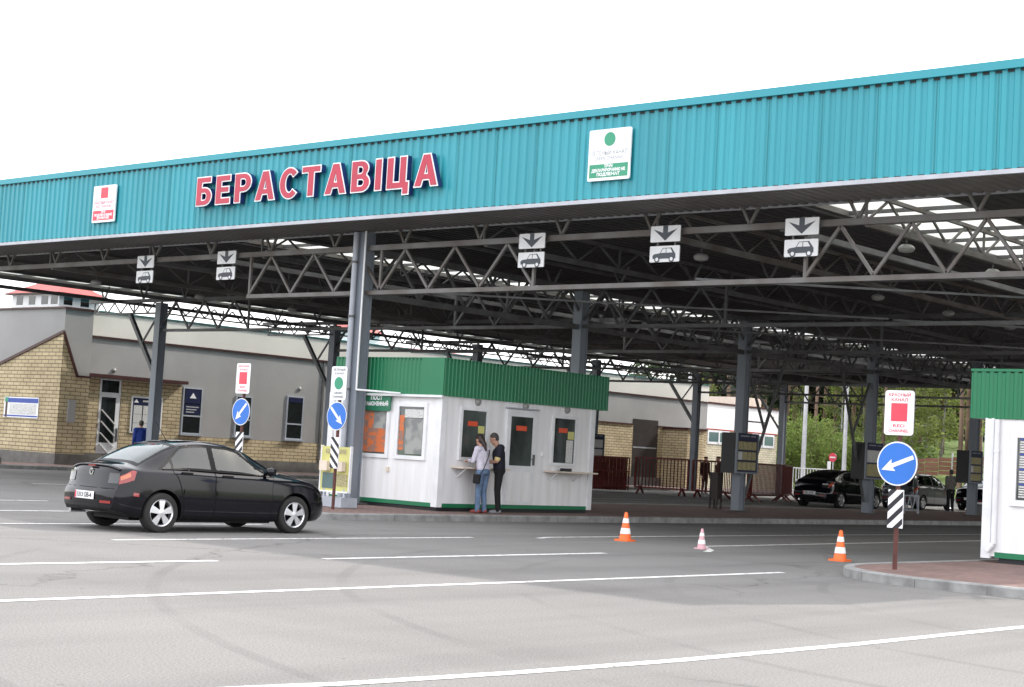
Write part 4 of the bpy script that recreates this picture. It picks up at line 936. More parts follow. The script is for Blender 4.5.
t = thing('white_gate', 'low white gate between the guard house and the lamp posts', 'gate', (-52, 87, 0)); mb = MB()
for k in range(22): mb.bar((-54.2 + k * .2, 87.5, .1), (-54.2 + k * .2, 87.5, 1.5), .03, .03, 'pvc')
for z in (.15, 1.5): mb.bar((-54.2, 87.5, z), (-50, 87.5, z), .05, .06, 'pvc')
mb.build('bars', t); mb = MB(); mb.box(-54.35, -54.2, 87.4, 87.55, 0, 2.0, 'pvc'); mb.box(-50, -49.85, 87.4, 87.55, 0, 2.0, 'pvc'); mb.build('gate_post', t)
# ================================================================== CARS
def interp(tab, x):
    if x <= tab[0][0]: return tab[0][1]
    if x >= tab[-1][0]: return tab[-1][1]
    n = len(tab)
    for i in range(n - 1):
        if tab[i][0] <= x <= tab[i + 1][0]:
            x0, y0 = tab[i]; x1, y1 = tab[i + 1]; h = x1 - x0; s = (x - x0) / h; sl = (y1 - y0) / h
            def tang(k):
                if k == 0 or k == n - 1: j = 0 if k == 0 else n - 2; return (tab[j + 1][1] - tab[j][1]) / (tab[j + 1][0] - tab[j][0])
                a_ = (tab[k][1] - tab[k - 1][1]) / (tab[k][0] - tab[k - 1][0]); b_ = (tab[k + 1][1] - tab[k][1]) / (tab[k + 1][0] - tab[k][0])
                return 0 if a_ * b_ <= 0 else 2 * a_ * b_ / (a_ + b_)
            m0, m1 = tang(i) * h, tang(i + 1) * h
            return (2 * s**3 - 3 * s**2 + 1) * y0 + (s**3 - 2 * s**2 + s) * m0 + (-2 * s**3 + 3 * s**2) * y1 + (s**3 - s**2) * m1
SEDAN = dict(L=4.42, zt=[(0, .91), (.06, 1.0), (.2, 1.035), (.42, 1.065), (.7, 1.19), (1.05, 1.345), (1.4, 1.435), (1.75, 1.46), (2.1, 1.445), (2.5, 1.36), (2.85, 1.19), (3.2, 1.02), (3.6, .975), (3.95, .90), (4.24, .78), (4.42, .57)],
    belt=[(0, .84), (.3, .95), (1.0, .965), (2, .935), (3, .905), (3.5, .885), (3.95, .81), (4.24, .70), (4.42, .53)],
    zb=[(0, .34), (.2, .27), (.6, .21), (3.8, .19), (4.15, .20), (4.42, .27)],
    wb=[(0, .71), (.15, .80), (.4, .855), (1, .875), (3.4, .875), (3.85, .85), (4.13, .78), (4.31, .67), (4.42, .53)],
    wr=[(0, .62), (.25, .69), (.42, .67), (.8, .63), (1.15, .585), (1.75, .565), (2.25, .565), (2.65, .62), (3.2, .71), (3.9, .64), (4.42, .40)],
    wheels=(.86, 3.5), wr_=.312, dlo=((.82, 1.30), (3.06, 2.38), 1.84), rw=(.48, 1.2), ws=(2.48, 3.18), pole=True, quarter=1.04)
HATCH = dict(L=4.2, zt=[(0, .85), (.04, 1.0), (.15, 1.18), (.35, 1.38), (.6, 1.44), (1.2, 1.49), (1.8, 1.49), (2.3, 1.45), (2.65, 1.34), (3.0, 1.15), (3.3, 1.01), (3.6, .96), (3.9, .88), (4.08, .76), (4.2, .58)],
    belt=[(0, .80), (.2, .95), (1.0, .96), (2, .94), (3, .90), (3.4, .88), (3.8, .81), (4.05, .70), (4.2, .54)],
    zb=[(0, .34), (.2, .28), (.6, .21), (3.5, .19), (3.9, .2), (4.2, .27)], wb=[(0, .72), (.15, .81), (.4, .85), (1, .86), (3.1, .86), (3.6, .84), (3.9, .78), (4.08, .67), (4.2, .54)],
    wr=[(0, .64), (.3, .60), (.9, .58), (2, .57), (2.4, .57), (2.8, .63), (3.3, .70), (3.8, .64), (4.2, .40)],
    wheels=(.72, 3.3), wr_=.30, dlo=((.42, .62), (3.15, 2.5), 1.75), rw=(.06, .36), ws=(2.6, 3.28), quarter=.95)
import copy as _c
FASTBACK = _c.deepcopy(SEDAN)
FASTBACK.update(L=4.6, wb=[(0, .71), (.15, .80), (.4, .855), (1, .875), (3.4, .875), (3.9, .85), (4.25, .78), (4.45, .67), (4.6, .54)], wr=[(0, .62), (.3, .69), (.5, .67), (.9, .63), (1.3, .585), (2, .565), (2.5, .565), (2.9, .62), (3.45, .70), (4.0, .64), (4.6, .40)], quarter=1.16, zt=[(0, .92), (.06, 1.02), (.2, 1.06), (.4, 1.09), (.8, 1.23), (1.2, 1.35), (1.6, 1.42), (2.0, 1.44), (2.4, 1.42), (2.8, 1.34), (3.15, 1.17), (3.5, 1.0), (3.85, .93), (4.2, .85), (4.44, .72), (4.6, .56)],
    belt=[(0, .86), (.3, .97), (1.0, .97), (2, .94), (3, .91), (3.5, .88), (4.1, .80), (4.4, .68), (4.6, .52)], dlo=((1.0, 1.45), (3.35, 2.66), 2.05), rw=(.46, 1.3), ws=(2.8, 3.46), wheels=(.9, 3.6))
def make_car(P, paint, name, label, s, loc, rz, detail=True, plate=None):
    t = thing(name, label, 'car', (0, 0, 0)); L = P['L']
    NU = 4
    def section(x):
        zb, be, zt, wb, wr = (interp(P[k], x) for k in ('zb', 'belt', 'zt', 'wb', 'wr')); zr = max(zt - .055, be + .02); zt = max(zt, zr + .025)
        return [(0, zb), (wb * .82, zb), (wb * .965, zb + .05), (wb, zb + (be - zb) * .42), (wb * .985, be - .05), (wb * .93, be + .012), (wr, zr), (wr * .62, zt - .008), (0, zt)]
    def off_r(z): return interp([(.2, .10), (.36, .0), (.58, .0), (.66, .055), (.9, .10), (1.1, .10)], z)
    def off_f(z): return interp([(.2, .06), (.35, .0), (.55, .0), (.75, .05), (1.0, .1)], z)
    def deform(x, y, z):
        a_ = max(0, 1 - x / .5); b_ = max(0, 1 - (L - x) / .5); k = (abs(y) / .8)**3
        return Vector((x + a_ * (off_r(z) + .10 * k) - b_ * (off_f(z) + .16 * k), y, z))
    def cr(a_, b_, c, d, u): return .5 * ((2 * b_) + (-a_ + c) * u + (2 * a_ - 5 * b_ + 4 * c - d) * u * u + (-a_ + 3 * b_ - 3 * c + d) * u**3)
    def S(x, u, side=-1):                          # side -1 = right, +1 = left; u 0 sill .. 8 roof centre
        p = section(x); i = min(7, int(u)); f = u - i; q = lambda k: p[k] if 0 <= k <= 8 else ((-p[7][0], p[7][1]) if k == 9 else (-p[1][0], p[1][1]))
        ten = .55
        a_, b_, c, d = q(i - 1), q(i), q(i + 1), q(i + 2)
        y = (1 - ten) * (b_[0] + (c[0] - b_[0]) * f) + ten * cr(a_[0], b_[0], c[0], d[0], f); z = (1 - ten) * (b_[1] + (c[1] - b_[1]) * f) + ten * cr(a_[1], b_[1], c[1], d[1], f)
        return deform(x, max(0, y) * side, z)
    def nrm(x, u, side):
        e = .01; a_ = S(min(L, x + e), u, side) - S(max(0, x - e), u, side); b_ = S(x, min(8, u + e), side) - S(x, max(0, u - e), side); n_ = a_.cross(b_)
        if n_.length < 1e-9: return Vector((0, side, 0))
        n_.normalize()
        c = Vector((x, 0, .7)); 
        if n_.dot(S(x, u, side) - c) < 0: n_ = -n_
        return n_
    # --- body
    xs = [L * k / 110 for k in range(111)]; xs = sorted(set(xs + [.02, .05, L - .02, L - .05])); us = [k / NU for k in range(8 * NU + 1)]
    v = []; ring = len(us) * 2 - 2
    for x in xs:
        v += [S(x, u, -1) for u in us] + [S(x, u, 1) for u in reversed(us[1:-1])]
    f = []
    for j in range(len(xs) - 1):
        for k in range(ring): f.append((j * ring + k, j * ring + (k + 1) % ring, (j + 1) * ring + (k + 1) % ring, (j + 1) * ring + k))
    for end, xv in ((0, 0.0), (len(xs) - 1, L)):    # end caps: shrinking rings
        base = [end * ring + k for k in range(ring)]; zc = .55
        pts = [section(xv)]; prev = base
        for sc_ in (.8, .55, .3, .1):
            o_ = len(v)
            for k in range(ring):
                u = us[k] if k < len(us) else us[ring - k]; sd = -1 if k < len(us) else 1
                p = S(xv, u, sd); y_, z_ = p.y * sc_, zc + (p.z - zc) * sc_; v.append(deform(xv, y_, z_))
            cur = list(range(o_, o_ + ring))
            for k in range(ring): f.append((prev[k], prev[(k + 1) % ring], cur[(k + 1) % ring], cur[k]))
            prev = cur
        f.append(tuple(prev))
    (r0, r1), (f0, f1), bp = P['dlo']; q0 = P['quarter']
    rear = lambda w_: r0 + (r1 - r0) * w_**1.3; front = lambda w_: f0 + (f1 - f0) * w_
    nside = (len(xs) - 1) * ring; fb, fw_ = [], []
    for j in range(len(xs) - 1):
        xm = (xs[j] + xs[j + 1]) / 2
        for k in range(ring):
            ua, ub = (us[k], us[(k + 1)]) if k + 1 < len(us) else (us[ring - k] if ring - k < len(us) else 8, us[(ring - k - 1) % ring]); um = (ua + ub) / 2; w_ = (um - 5.12) / .78
            side = 0 < w_ < 1 and rear(w_) + .02 < xm < front(w_) - .05
            end = um > 6.2 and (P['rw'][0] + .03 < xm < P['rw'][1] - .03 or P['ws'][0] + .03 < xm < P['ws'][1] - .03)
            (fw_ if side or end else fb).append(f[j * ring + k])
    mb = MB(); mb.add(v, fb + f[nside:], paint); mb.mi('cartrim'); o_ = mb.mi('tinted'); mb.f += fw_; mb.m += [o_] * len(fw_); body = mb.build('body', t, True)
    for wx in P['wheels']:
        for sd in (-1, 1):
            cu = MB(); r_ = P['wr_'] + .055; cu.tube((wx, sd * .56, P['wr_']), (wx, sd * 1.2, P['wr_']), r_, 'cartrim', n=40); c_ = cu.build('cutter')
            b_ = body.modifiers.new('b', 'BOOLEAN'); b_.operation = 'DIFFERENCE'; b_.object = c_; b_.solver = 'EXACT'
            try: b_.material_mode = 'TRANSFER'
            except Exception: pass
            me = baked(body); body.modifiers.clear(); body.data = me; bpy.data.objects.remove(c_)
    me = body.data; bm = bmesh.new(); bm.from_mesh(me); gi = [i for i, m_ in enumerate(me.materials) if m_ and m_.name.startswith('tinted')]; bmesh.ops.delete(bm, geom=[q for q in bm.faces if q.material_index in gi], context='FACES'); bm.to_mesh(me); bm.free()
    me.polygons.foreach_set('use_smooth', [True] * len(me.polygons))
    try: me.set_sharp_from_angle(angle=R(38))
    except Exception: pass
    def patch(mb, fx, u0, u1, m, off, sides=(-1, 1), nx=10, nu=6):
        """quad patch: fx(v)->(x0,x1) for v in 0..1 between u0 and u1"""
        for sd in sides:
            vv = []
            for j in range(nu + 1):
                w_ = j / nu; u = u0 + (u1 - u0) * w_; xa, xb = fx(w_)
                for i in range(nx + 1): x = xa + (xb - xa) * i / nx; vv.append(S(x, u, sd) + nrm(x, u, sd) * off)
            mb.add(vv, [(j * (nx + 1) + i, j * (nx + 1) + i + 1, (j + 1) * (nx + 1) + i + 1, (j + 1) * (nx + 1) + i) for j in range(nu) for i in range(nx)], m)
    def across(mb, x0, x1, ue, m, off, crown=0.0, nx=8, nu=10):
        vv = []
        for i in range(nx + 1):
            for j in range(2 * nu + 1):
                k = j - nu; sd = -1 if k <= 0 else 1; u = 8 - (8 - ue) * abs(k) / nu; x = x0 + (x1 - x0) * i / nx
                vv.append(S(x, u, sd) + nrm(x, min(7.98, u), sd) * off)
        w_ = 2 * nu + 1; mb.add(vv, [(i * w_ + j, i * w_ + j + 1, (i + 1) * w_ + j + 1, (i + 1) * w_ + j) for i in range(nx) for j in range(2 * nu)], m)
    sides = (-1, 1); full = lambda w_: (rear(w_) - .05, front(w_) + .03)
    mb = MB(); sc_u = lambda u: (u - 5.06) / .89
    patch(mb, full, 5.06, 5.15, 'cartrim', .003, nx=20, nu=2); patch(mb, lambda w_: (rear(.9) - .03 + .05 * w_, front(.9) + .05 - .05 * w_), 5.87, 5.97, 'cartrim', .003, nx=20, nu=2)
    patch(mb, lambda w_: (rear(w_) - .05, rear(w_) + .035), 5.08, 5.95, 'cartrim', .0035, nx=2, nu=10); patch(mb, lambda w_: (front(w_) - .07, front(w_) + .03), 5.08, 5.95, 'cartrim', .0035, nx=2, nu=10)
    patch(mb, lambda w_: (bp - .045, bp + .055), 5.1, 5.95, 'cartrim', .004, nx=2, nu=8)
    if P is not HATCH: patch(mb, lambda w_: (q0 - .015, q0 + .035), 5.1, 5.66, 'cartrim', .004, nx=2, nu=6)
    for k_ in ('rw', 'ws'):
        a_, b_ = P[k_]; across(mb, a_ - .03, a_ + .05, 6.05, 'cartrim', .003, nx=2); across(mb, b_ - .05, b_ + .03, 6.05, 'cartrim', .003, nx=2); patch(mb, lambda w_: (a_, b_), 6.03, 6.24, 'cartrim', .0035, nx=8, nu=2)
    mb.build('window_trim', t, True)
    for sx in (bp + .38, bp - .42):
        for sy in (-.34, .34):
            mb = MB(); mb.prism(rrect(.5, .5, .1), (sx, sy, .38), FX, (0, 1, 0), FZ, .22, 'seatcloth'); mt = Matrix.Translation((sx - .26, sy, .80)) @ Matrix.Rotation(-.25, 4, 'Y'); mb.obox(mt, .14, .48, .62, 'seatcloth'); (mb.obox(mt @ Matrix.Translation((0, 0, .40)), .10, .24, .15, 'seatcloth') if sx > bp else 0); mb.build('seat', t, bevel=.03)
    mb = MB(); xd = P['ws'][1] - .32; mb.box(xd, xd + .4, -.66, .66, .6, interp(P['belt'], xd) - .06, 'cartrim'); mb.lathe([(.17, -.015), (.185, 0), (.17, .015), (.155, 0), (.17, -.015)], (xd - .16, .34, .92), 'cartrim', 20, 'x'); mb.box(.45, P['rw'][0] + .45, -.6, .6, .5, interp(P['belt'], .6) - .02, 'cartrim'); mb.box(.9, P['ws'][1], -.74, .74, .26, .32, 'cartrim'); mb.build('interior', t)
    for sd in sides:
        mb = MB(); patch(mb, lambda w_: (max(q0 + .03, rear(w_)), bp - .04), 5.10, 5.92, 'tinted', .002, (sd,), 12, 8); mb.build('side_window', t, True)
        mb = MB(); patch(mb, lambda w_: (bp + .05, front(w_) - .03), 5.10, 5.92, 'tinted', .002, (sd,), 12, 8); mb.build('side_window', t, True)
        if P is not HATCH:
            mb = MB(); patch(mb, lambda w_: (min(q0 - .01, rear(w_ * .62)), q0 - .005), 5.10, 5.64, 'tinted', .002, (sd,), 4, 5); mb.build('quarter_window', t, True)
    mb = MB(); across(mb, *P['rw'], 6.12, 'tinted', .002); mb.build('rear_window', t, True)
    mb = MB(); across(mb, *P['ws'], 6.12, 'tinted', .002); mb.build('windscreen', t, True)
    # --- doors, sheets just proud of the body with a dark gap behind
    wr, wf = P['wheels']; ra = P['wr_'] + .075
    d1 = (max(wr + ra * .35, 1.05), bp - .01); d2 = (bp + .012, min(wf - ra - .02, f0 - .1))
    gapm = {-1: MB(), 1: MB()}
    def lowcut(xa): return lambda w_: (max(xa, wr + math.sqrt(max(0, ra * ra - (max(0, .24 + .62 * w_ - P['wr_']))**2)) ), )
    for (xa, xb), isr in ((d1, True), (d2, False)):
        fx = (lambda w_: (max(xa, wr + math.sqrt(max(0, (ra + .02)**2 - max(0, .27 + .58 * w_ - P['wr_'])**2))), xb)) if isr else (lambda w_: (xa, xb + .06 * w_))
        for sd in sides:
            patch(gapm[sd], lambda w_: (fx(w_)[0] - .012, fx(w_)[1] + .012), 2.08, 5.0, 'cartrim', .0025, (sd,), nx=10, nu=14)
            mb = MB(); patch(mb, fx, 2.12, 4.98, paint, .006, (sd,), 12, 16); d_ = mb.build('door', t, True)
            mb = MB(); hx = xa + .12 if not isr else (fx(.9)[0] + .13); pt = S(hx + .0, 4.55, sd); pq = S(hx + .2, 4.55, sd)
            nn = Vector((0, sd, 0)); mb.bar(pt + nn * .03, pq + nn * .03, .035, .03, paint); mb.build('door_handle', d_)
            mb = MB(); patch(mb, lambda w_: (fx(.4)[0] + .02, xb - .02), 3.25, 3.42, paint, .018, (sd,), 10, 3); mb.build('side_moulding', d_, True)
    for sd in sides: patch(gapm[sd], lambda w_: (wr + ra + .02, wf - ra - .02), 1.2, 2.10, 'cartrim', .004, (sd,), nx=6, nu=3); gapm[sd].build('panel_gap', t, True)
    # --- rear face
    def rp(y, z, off=.006): p = deform(0, y, z); return Vector((p.x - off, y, z))
    def rpatch(mb, y0, y1, z0, z1, m, off=.006, n=6):
        vv = [rp(y0 + (y1 - y0) * i / n, z0 + (z1 - z0) * j / n, off) for j in range(n + 1) for i in range(n + 1)]; mb.add(vv, [(j * (n + 1) + i, j * (n + 1) + i + 1, (j + 1) * (n + 1) + i + 1, (j + 1) * (n + 1) + i) for j in range(n) for i in range(n)], m)
    mb = MB(); rpatch(mb, -.66, .66, .655, .665, 'cartrim'); rpatch(mb, -.60, .60, .30, .36, 'cartrim', .004); mb.build('bumper_gap', t)
    for sd in sides:
        mb = MB(); rpatch(mb, sd * .48, sd * .70, .74, .90, 'lampclear', .008); patch(mb, lambda w_: (.0, .30 - .12 * abs(w_ - .5)), 3.72, 4.92, 'lampred', .008, (sd,), 8, 8)
        l_ = mb.build('tail_lamp', t, True)
        mb = MB(); patch(mb, lambda w_: (.02, .17), 3.95, 4.6, 'lamporange', .013, (sd,), 6, 5); mb.build('indicator', l_, True)
        mb = MB(); rpatch(mb, sd * .42, sd * .66, .43, .47, 'lampred', .01); mb.build('reflector', t, True); mb = MB(); patch(mb, lambda w_: (.28, .40), 3.05, 3.2, 'lampred', .008, (sd,), 3, 2); mb.build('reflector', t, True)
        mb = MB(); patch(mb, lambda w_: (L - .42 + .1 * w_, L - .08), 4.3, 5.4, 'lampclear', .008, (sd,), 8, 6); mb.build('headlight', t, True)
        mb = MB(); m_ = S(f0 - .18, 5.2, sd); mb.lathe([(0, -.08), (.045, -.07), (.075, 0), (.06, .07), (0, .09)], m_ + Vector((0.03, sd * .11, .06)), paint, 14, 'x'); mb.bar(m_ + Vector((.02, -sd * .02, .02)), m_ + Vector((.03, sd * .10, .05)), .05, .03, 'cartrim'); mb.build('wing_mirror', t, True)
    mb = MB(); rpatch(mb, -.27, .27, .475, .595, 'signwhite', .014, 4); pl = mb.build('number_plate', t)
    if plate:
        mb = MB(); text(mb, plate, rp(0, .533, .018), (0, -1, 0), (0, 0, 1), (-1, 0, 0), .105, 'black', .002, .40); rpatch(mb, .225, .265, .48, .59, 'red', .017, 1); mb.build('plate_print', pl)
    mb = MB(); mb.tube((.03, .45, .27), (.3, .45, .27), .035, 'chrome', n=12); mb.build('exhaust', t)
    if detail:
        mb = MB(); c0 = rp(.0, .90, .010)      # round badge
        mb.prism(circle(.055, 20), c0 + Vector((.004, 0, 0)), (0, -1, 0), (0, 0, 1), (-1, 0, 0), .006, 'chrome'); mb.prism([(-.034, .03), (-.018, .03), (0, -.01), (.018, .03), (.034, .03), (.012, -.035), (-.012, -.035)], c0 + Vector((-.003, 0, 0)), (0, -1, 0), (0, 0, 1), (-1, 0, 0), .003, 'carblack'); mb.build('badge', t)
        mb = MB(); vv = []
        for k in range(13):
            q_ = S(.07, 8 - 2.1 * abs(k - 6) / 6, -1 if k < 6 else 1); y_ = q_.y; zz = q_.z + .016; xx = q_.x - .035
            vv += [(xx, y_, zz), (xx + .16, y_, zz + .012), (xx + .16, y_, zz - .012), (xx, y_, zz - .018)]
        mb.add(vv, [(4 * k + a_, 4 * k + b_, 4 * k + 4 + b_, 4 * k + 4 + a_) for k in range(12) for a_, b_ in ((0, 1), (1, 2), (2, 3), (3, 0))], paint); mb.build('boot_spoiler', t, True)
        mb = MB(); mb.box(.085, .11, -.09, .09, .985, 1.005, 'lampred'); mb.build('brake_light', t)
        a_ = S(1.45, 8, -1); mb = MB(); mb.tube(a_ - Vector((0, 0, .02)), a_ + Vector((-.25, 0, .30)), .006, 'cartrim', .003, 6); mb.build('aerial', t)
    # --- wheels
    def wheel(wx, sd):
        r_ = P['wr_']; o = (wx, sd * .76, r_); k = sd
        mb = MB(); mb.lathe([(r_ * .66, -.095), (r_ * .9, -.105), (r_ * .985, -.085), (r_, -.05), (r_, .05), (r_ * .985, .085), (r_ * .9, .105), (r_ * .66, .095), (r_ * .60, .05)], o, 'tyre', 40, 'y')
        mb.lathe([(r_ * .60, .0), (0, .0)], o, 'cartrim', 30, 'y'); wh = mb.build('wheel', t, True)
        mb = MB(); mb.lathe([(r_ * .58, k * .02), (r_ * .62, k * .085), (r_ * .67, k * .102), (r_ * .69, k * .094)], o, 'rim', 40, 'y')
        for n_ in range(5):
            for tw in (-.16, .16):
                a_ = 2 * math.pi * n_ / 5 + .3 + tw; b_ = 2 * math.pi * n_ / 5 + .3 + tw * .2
                mb.bar(Vector(o) + Vector((math.cos(b_) * r_ * .1, k * .085, math.sin(b_) * r_ * .1)), Vector(o) + Vector((math.cos(a_) * r_ * .63, k * .080, math.sin(a_) * r_ * .63)), .055, .02, 'rim', (0, k, 0))
        mb.lathe([(r_ * .20, k * .07), (r_ * .20, k * .095), (0, k * .10)], o, 'rim', 20, 'y'); mb.build('rim', wh, False)
    for wx in P['wheels']:
        for sd in sides: wheel(wx, sd)
    mb = MB(); mb.box(wr + .4, wf - .4, -.7, .7, .16, .22, 'cartrim'); mb.box(.5, L - .5, -.5, .5, .17, .24, 'cartrim'); mb.build('underbody', t)
    t.scale = (s, s, s); t.rotation_euler = (0, 0, rz)
    c, d_ = math.cos(rz), math.sin(rz)
    mx = (P['wheels'][0]) * s; my = -.76 * s      # place by the rear right wheel
    t.location = (loc[0] - (mx * c - my * d_), loc[1] - (mx * d_ + my * c), 0)
    return t
make_car(SEDAN, 'carblack', 'black_sedan', 'glossy black sedan with alloy wheels driving across the marked yard, nearest car', 0.925, (-19.31, 14.69), R(87), plate='1313 ОВ-4')
make_car(FASTBACK, 'carblack', 'black_sedan', 'black sloping-back car waiting under the canopy behind the brown barriers', 1.04, (-31.85, 56.7), R(90), False, plate='АВ 2745')
make_car(HATCH, 'carsilver', 'grey_hatchback', 'dark silver hatchback half hidden behind the low railing and blue arrow sign', 1.03, (-32.0, 63.9), R(91), False)
make_car(SEDAN, 'carblack', 'dark_car', 'dark car beyond the farthest notice cabinet, mostly hidden', 1.0, (-31.6, 70.2), R(90), False)
# ================================================================== PEOPLE
def blob(parts, voxel, m, name, parent, smooth_it=4):
    """union of tapered capsules ('c',p,q,r0,r1) and ellipsoids ('e',c,(rx,ry,rz)[,rotx]) fused into one skin"""
    bm = bmesh.new()
    for p in parts:
        if p[0] == 'c':
            a_, b_ = Vector(p[1]), Vector(p[2]); d = b_ - a_; L = d.length
            if L < 1e-5: continue
            q = d.to_track_quat('Z', 'Y').to_matrix().to_4x4()
            bmesh.ops.create_cone(bm, cap_ends=True, segments=14, radius1=p[3], radius2=p[4], depth=L, matrix=Matrix.Translation((a_ + b_) / 2) @ q)
            for c, r_ in ((a_, p[3]), (b_, p[4])): bmesh.ops.create_uvsphere(bm, u_segments=14, v_segments=9, radius=r_, matrix=Matrix.Translation(c))
        else:
            mt = Matrix.Translation(Vector(p[1])) @ (p[3] if len(p) > 3 else Matrix()) @ Matrix.Diagonal((*p[2], 1))
            bmesh.ops.create_uvsphere(bm, u_segments=20, v_segments=14, radius=1, matrix=mt)
    me = bpy.data.meshes.new(name); bm.to_mesh(me); bm.free()
    o = bpy.data.objects.new(name, me); sc.collection.objects.link(o)
    r_ = o.modifiers.new('r', 'REMESH'); r_.mode = 'VOXEL'; r_.voxel_size = voxel
    s_ = o.modifiers.new('s', 'SMOOTH'); s_.iterations = smooth_it; s_.factor = .5
    m2 = baked(o); o.modifiers.clear(); o.data = m2
    m2.materials.clear(); m2.materials.append(M[m]); m2.polygons.foreach_set('use_smooth', [True] * len(m2.polygons))
    if parent: o.parent = parent
    return o
def lerp(a_, b_, k): return Vector(a_).lerp(Vector(b_), k)
def hand(wr, d, palm_n, s, curl=.5):
    """five fingers; d = direction of the hand, palm_n = palm normal"""
    d = Vector(d).normalized(); n_ = Vector(palm_n); n_ = (n_ - d * n_.dot(d)).normalized(); a_ = d.cross(n_); wr = Vector(wr); o = []
    k = wr + d * .085
    o.append(('e', wr + d * .045, (.040, .017, .052), Matrix((a_, n_, d)).transposed().to_4x4()))
    for i, (u, l) in enumerate(((-.030, .068), (-.010, .078), (.011, .073), (.030, .056))):
        p0 = wr + d * .05 + a_ * u; p1 = k + a_ * u * 1.1 + n_ * .004; p2 = p1 + (d * (1 - curl * .5) + n_ * curl * .6).normalized() * l * .55; p3 = p2 + (d * (1 - curl) + n_ * curl).normalized() * l * .45
        o += [('c', p0, p1, .0095, .0095), ('c', p1, p2, .009, .008), ('c', p2, p3, .008, .0065)]
    t0 = wr + d * .02 - a_ * .025 * s; t1 = t0 + d * .032 - a_ * .028 * s + n_ * .012; t2 = t1 + d * .030 - a_ * .006 * s + n_ * .012
    return o + [('c', t0, t1, .013, .011), ('c', t1, t2, .011, .008)]
def person(name_label, loc, rz, H, top, legs, shoes, hair, pose, female=False, sleeves='long', extras=None, vox=.008):
    """local frame: faces +Y, x to the right hand; pose gives joint positions in units of height"""
    t = thing('person', name_label, 'person', (0, 0, 0)); J = dict(
        hip=(0, 0, .525), chest=(0, .005, .735), neck=(0, .01, .835), head=(0, .02, .925), look=(0, 1, 0),
        sR=(.108, .0, .805), eR=(.135, -.01, .63), wR=(.13, .05, .485), sL=(-.108, .0, .805), eL=(-.135, -.01, .63), wL=(-.13, .05, .485),
        hR=(.052, 0, .51), kR=(.054, .012, .285), aR=(.056, -.01, .045), hL=(-.052, 0, .51), kL=(-.054, .012, .285), aL=(-.056, -.01, .045))
    J.update(pose); J = {k: Vector(v_) * (H if k != 'look' else 1) for k, v_ in J.items()}
    f = .92 if female else 1.0; h = H
    look = J['look'].normalized(); upv = Vector((0, 0, 1)); rt = look.cross(upv).normalized(); hu = rt.cross(look).normalized(); HM = Matrix((rt, look, hu)).transposed().to_4x4(); hd = J['head']
    def hp(x, y, z): return hd + rt * (x * h) + look * (y * h) + hu * (z * h)
    body = [('e', hp(0, -.004, .012), (.044 * h, .054 * h, .056 * h), HM), ('e', hp(0, .012, -.028), (.034 * h, .040 * h, .042 * h), HM), ('c', J['neck'], hp(0, -.006, -.03), .033 * h * f, .031 * h * f),
            ('c', hp(0, .050, .004), hp(0, .064, -.014), .006 * h, .009 * h), ('c', hp(-.012, .050, -.034), hp(.012, .050, -.034), .006 * h, .006 * h), ('e', hp(0, .046, -.055), (.014 * h, .012 * h, .012 * h), HM),
            ('c', hp(-.022, .046, .020), hp(-.008, .050, .019), .006 * h, .005 * h), ('c', hp(.022, .046, .020), hp(.008, .050, .019), .006 * h, .005 * h)]
    for sd in (-1, 1): body.append(('e', hp(sd * .045, -.004, -.004), (.007 * h, .013 * h, .019 * h), HM))
    tor = [('e', lerp(J['hip'], J['chest'], .0), (.092 * h, .062 * h, .06 * h)), ('c', J['hip'], J['chest'], .068 * h * f, .074 * h * f), ('e', J['chest'] + Vector((0, 0, .0)), (.100 * h * f, .062 * h, .085 * h)), ('c', J['sR'], J['sL'], .043 * h * f, .043 * h * f),
           ('c', J['chest'] + Vector((.05 * h, 0, 0)), J['hip'] + Vector((.04 * h, 0, .04 * h)), .056 * h * f, .054 * h), ('c', J['chest'] - Vector((.05 * h, 0, 0)), J['hip'] + Vector((-.04 * h, 0, .04 * h)), .056 * h * f, .054 * h)]
    body += [(p[0], p[1], p[2], p[3] * .9, p[4] * .9) if p[0] == 'c' else (p[0], p[1], tuple(q * .9 for q in p[2])) for p in tor]
    armsk = []
    for s_ in 'RL':
        a_, b_, c = J['s' + s_], J['e' + s_], J['w' + s_]; armsk += [('c', a_, b_, .030 * h * f, .025 * h * f), ('c', b_, c, .025 * h * f, .016 * h * f)]
        hdv = J.get('hd' + s_, (c - b_)).normalized(); armsk += hand(c, hdv, (0, 0, -1) if abs(hdv.z) < .7 else ((-1 if s_ == 'R' else 1), .2, 0), 1 if s_ == 'R' else -1, .45)
        body += [('c', J['h' + s_], J['k' + s_], .046 * h, .031 * h), ('c', J['k' + s_], J['a' + s_], .030 * h, .019 * h), ('c', J['a' + s_] + Vector((0, -.01, -.01)), J['a' + s_] + Vector((0, .12, -.035)), .03, .022)]
    blob(body + armsk, vox, 'skin', 'body', t)
    # clothes
    g = 1.10
    sh = [(p[0], p[1], p[2], p[3] * g, p[4] * g) if p[0] == 'c' else (p[0], p[1], tuple(q * g for q in p[2])) for p in tor[1:]] + [('e', lerp(J['hip'], J['chest'], .16), (.094 * h, .068 * h, .05 * h))]
    cuffs = []
    for s_ in 'RL':
        a_, b_, c = J['s' + s_], J['e' + s_], J['w' + s_]
        if sleeves == 'long': sh += [('c', a_, b_, .043 * h * f, .033 * h * f), ('c', b_, lerp(b_, c, .93), .033 * h * f, .024 * h * f)]
        else:
            e_ = lerp(a_, b_, .78); sh += [('c', a_, e_, .044 * h, .037 * h)]; cuffs.append(('c', lerp(a_, b_, .76), lerp(a_, b_, .82), .038 * h, .037 * h))
    o = blob(sh, vox, top, 'jacket' if top in ('greyjacket', 'browncloth', 'bluecloth') else 'shirt', t)
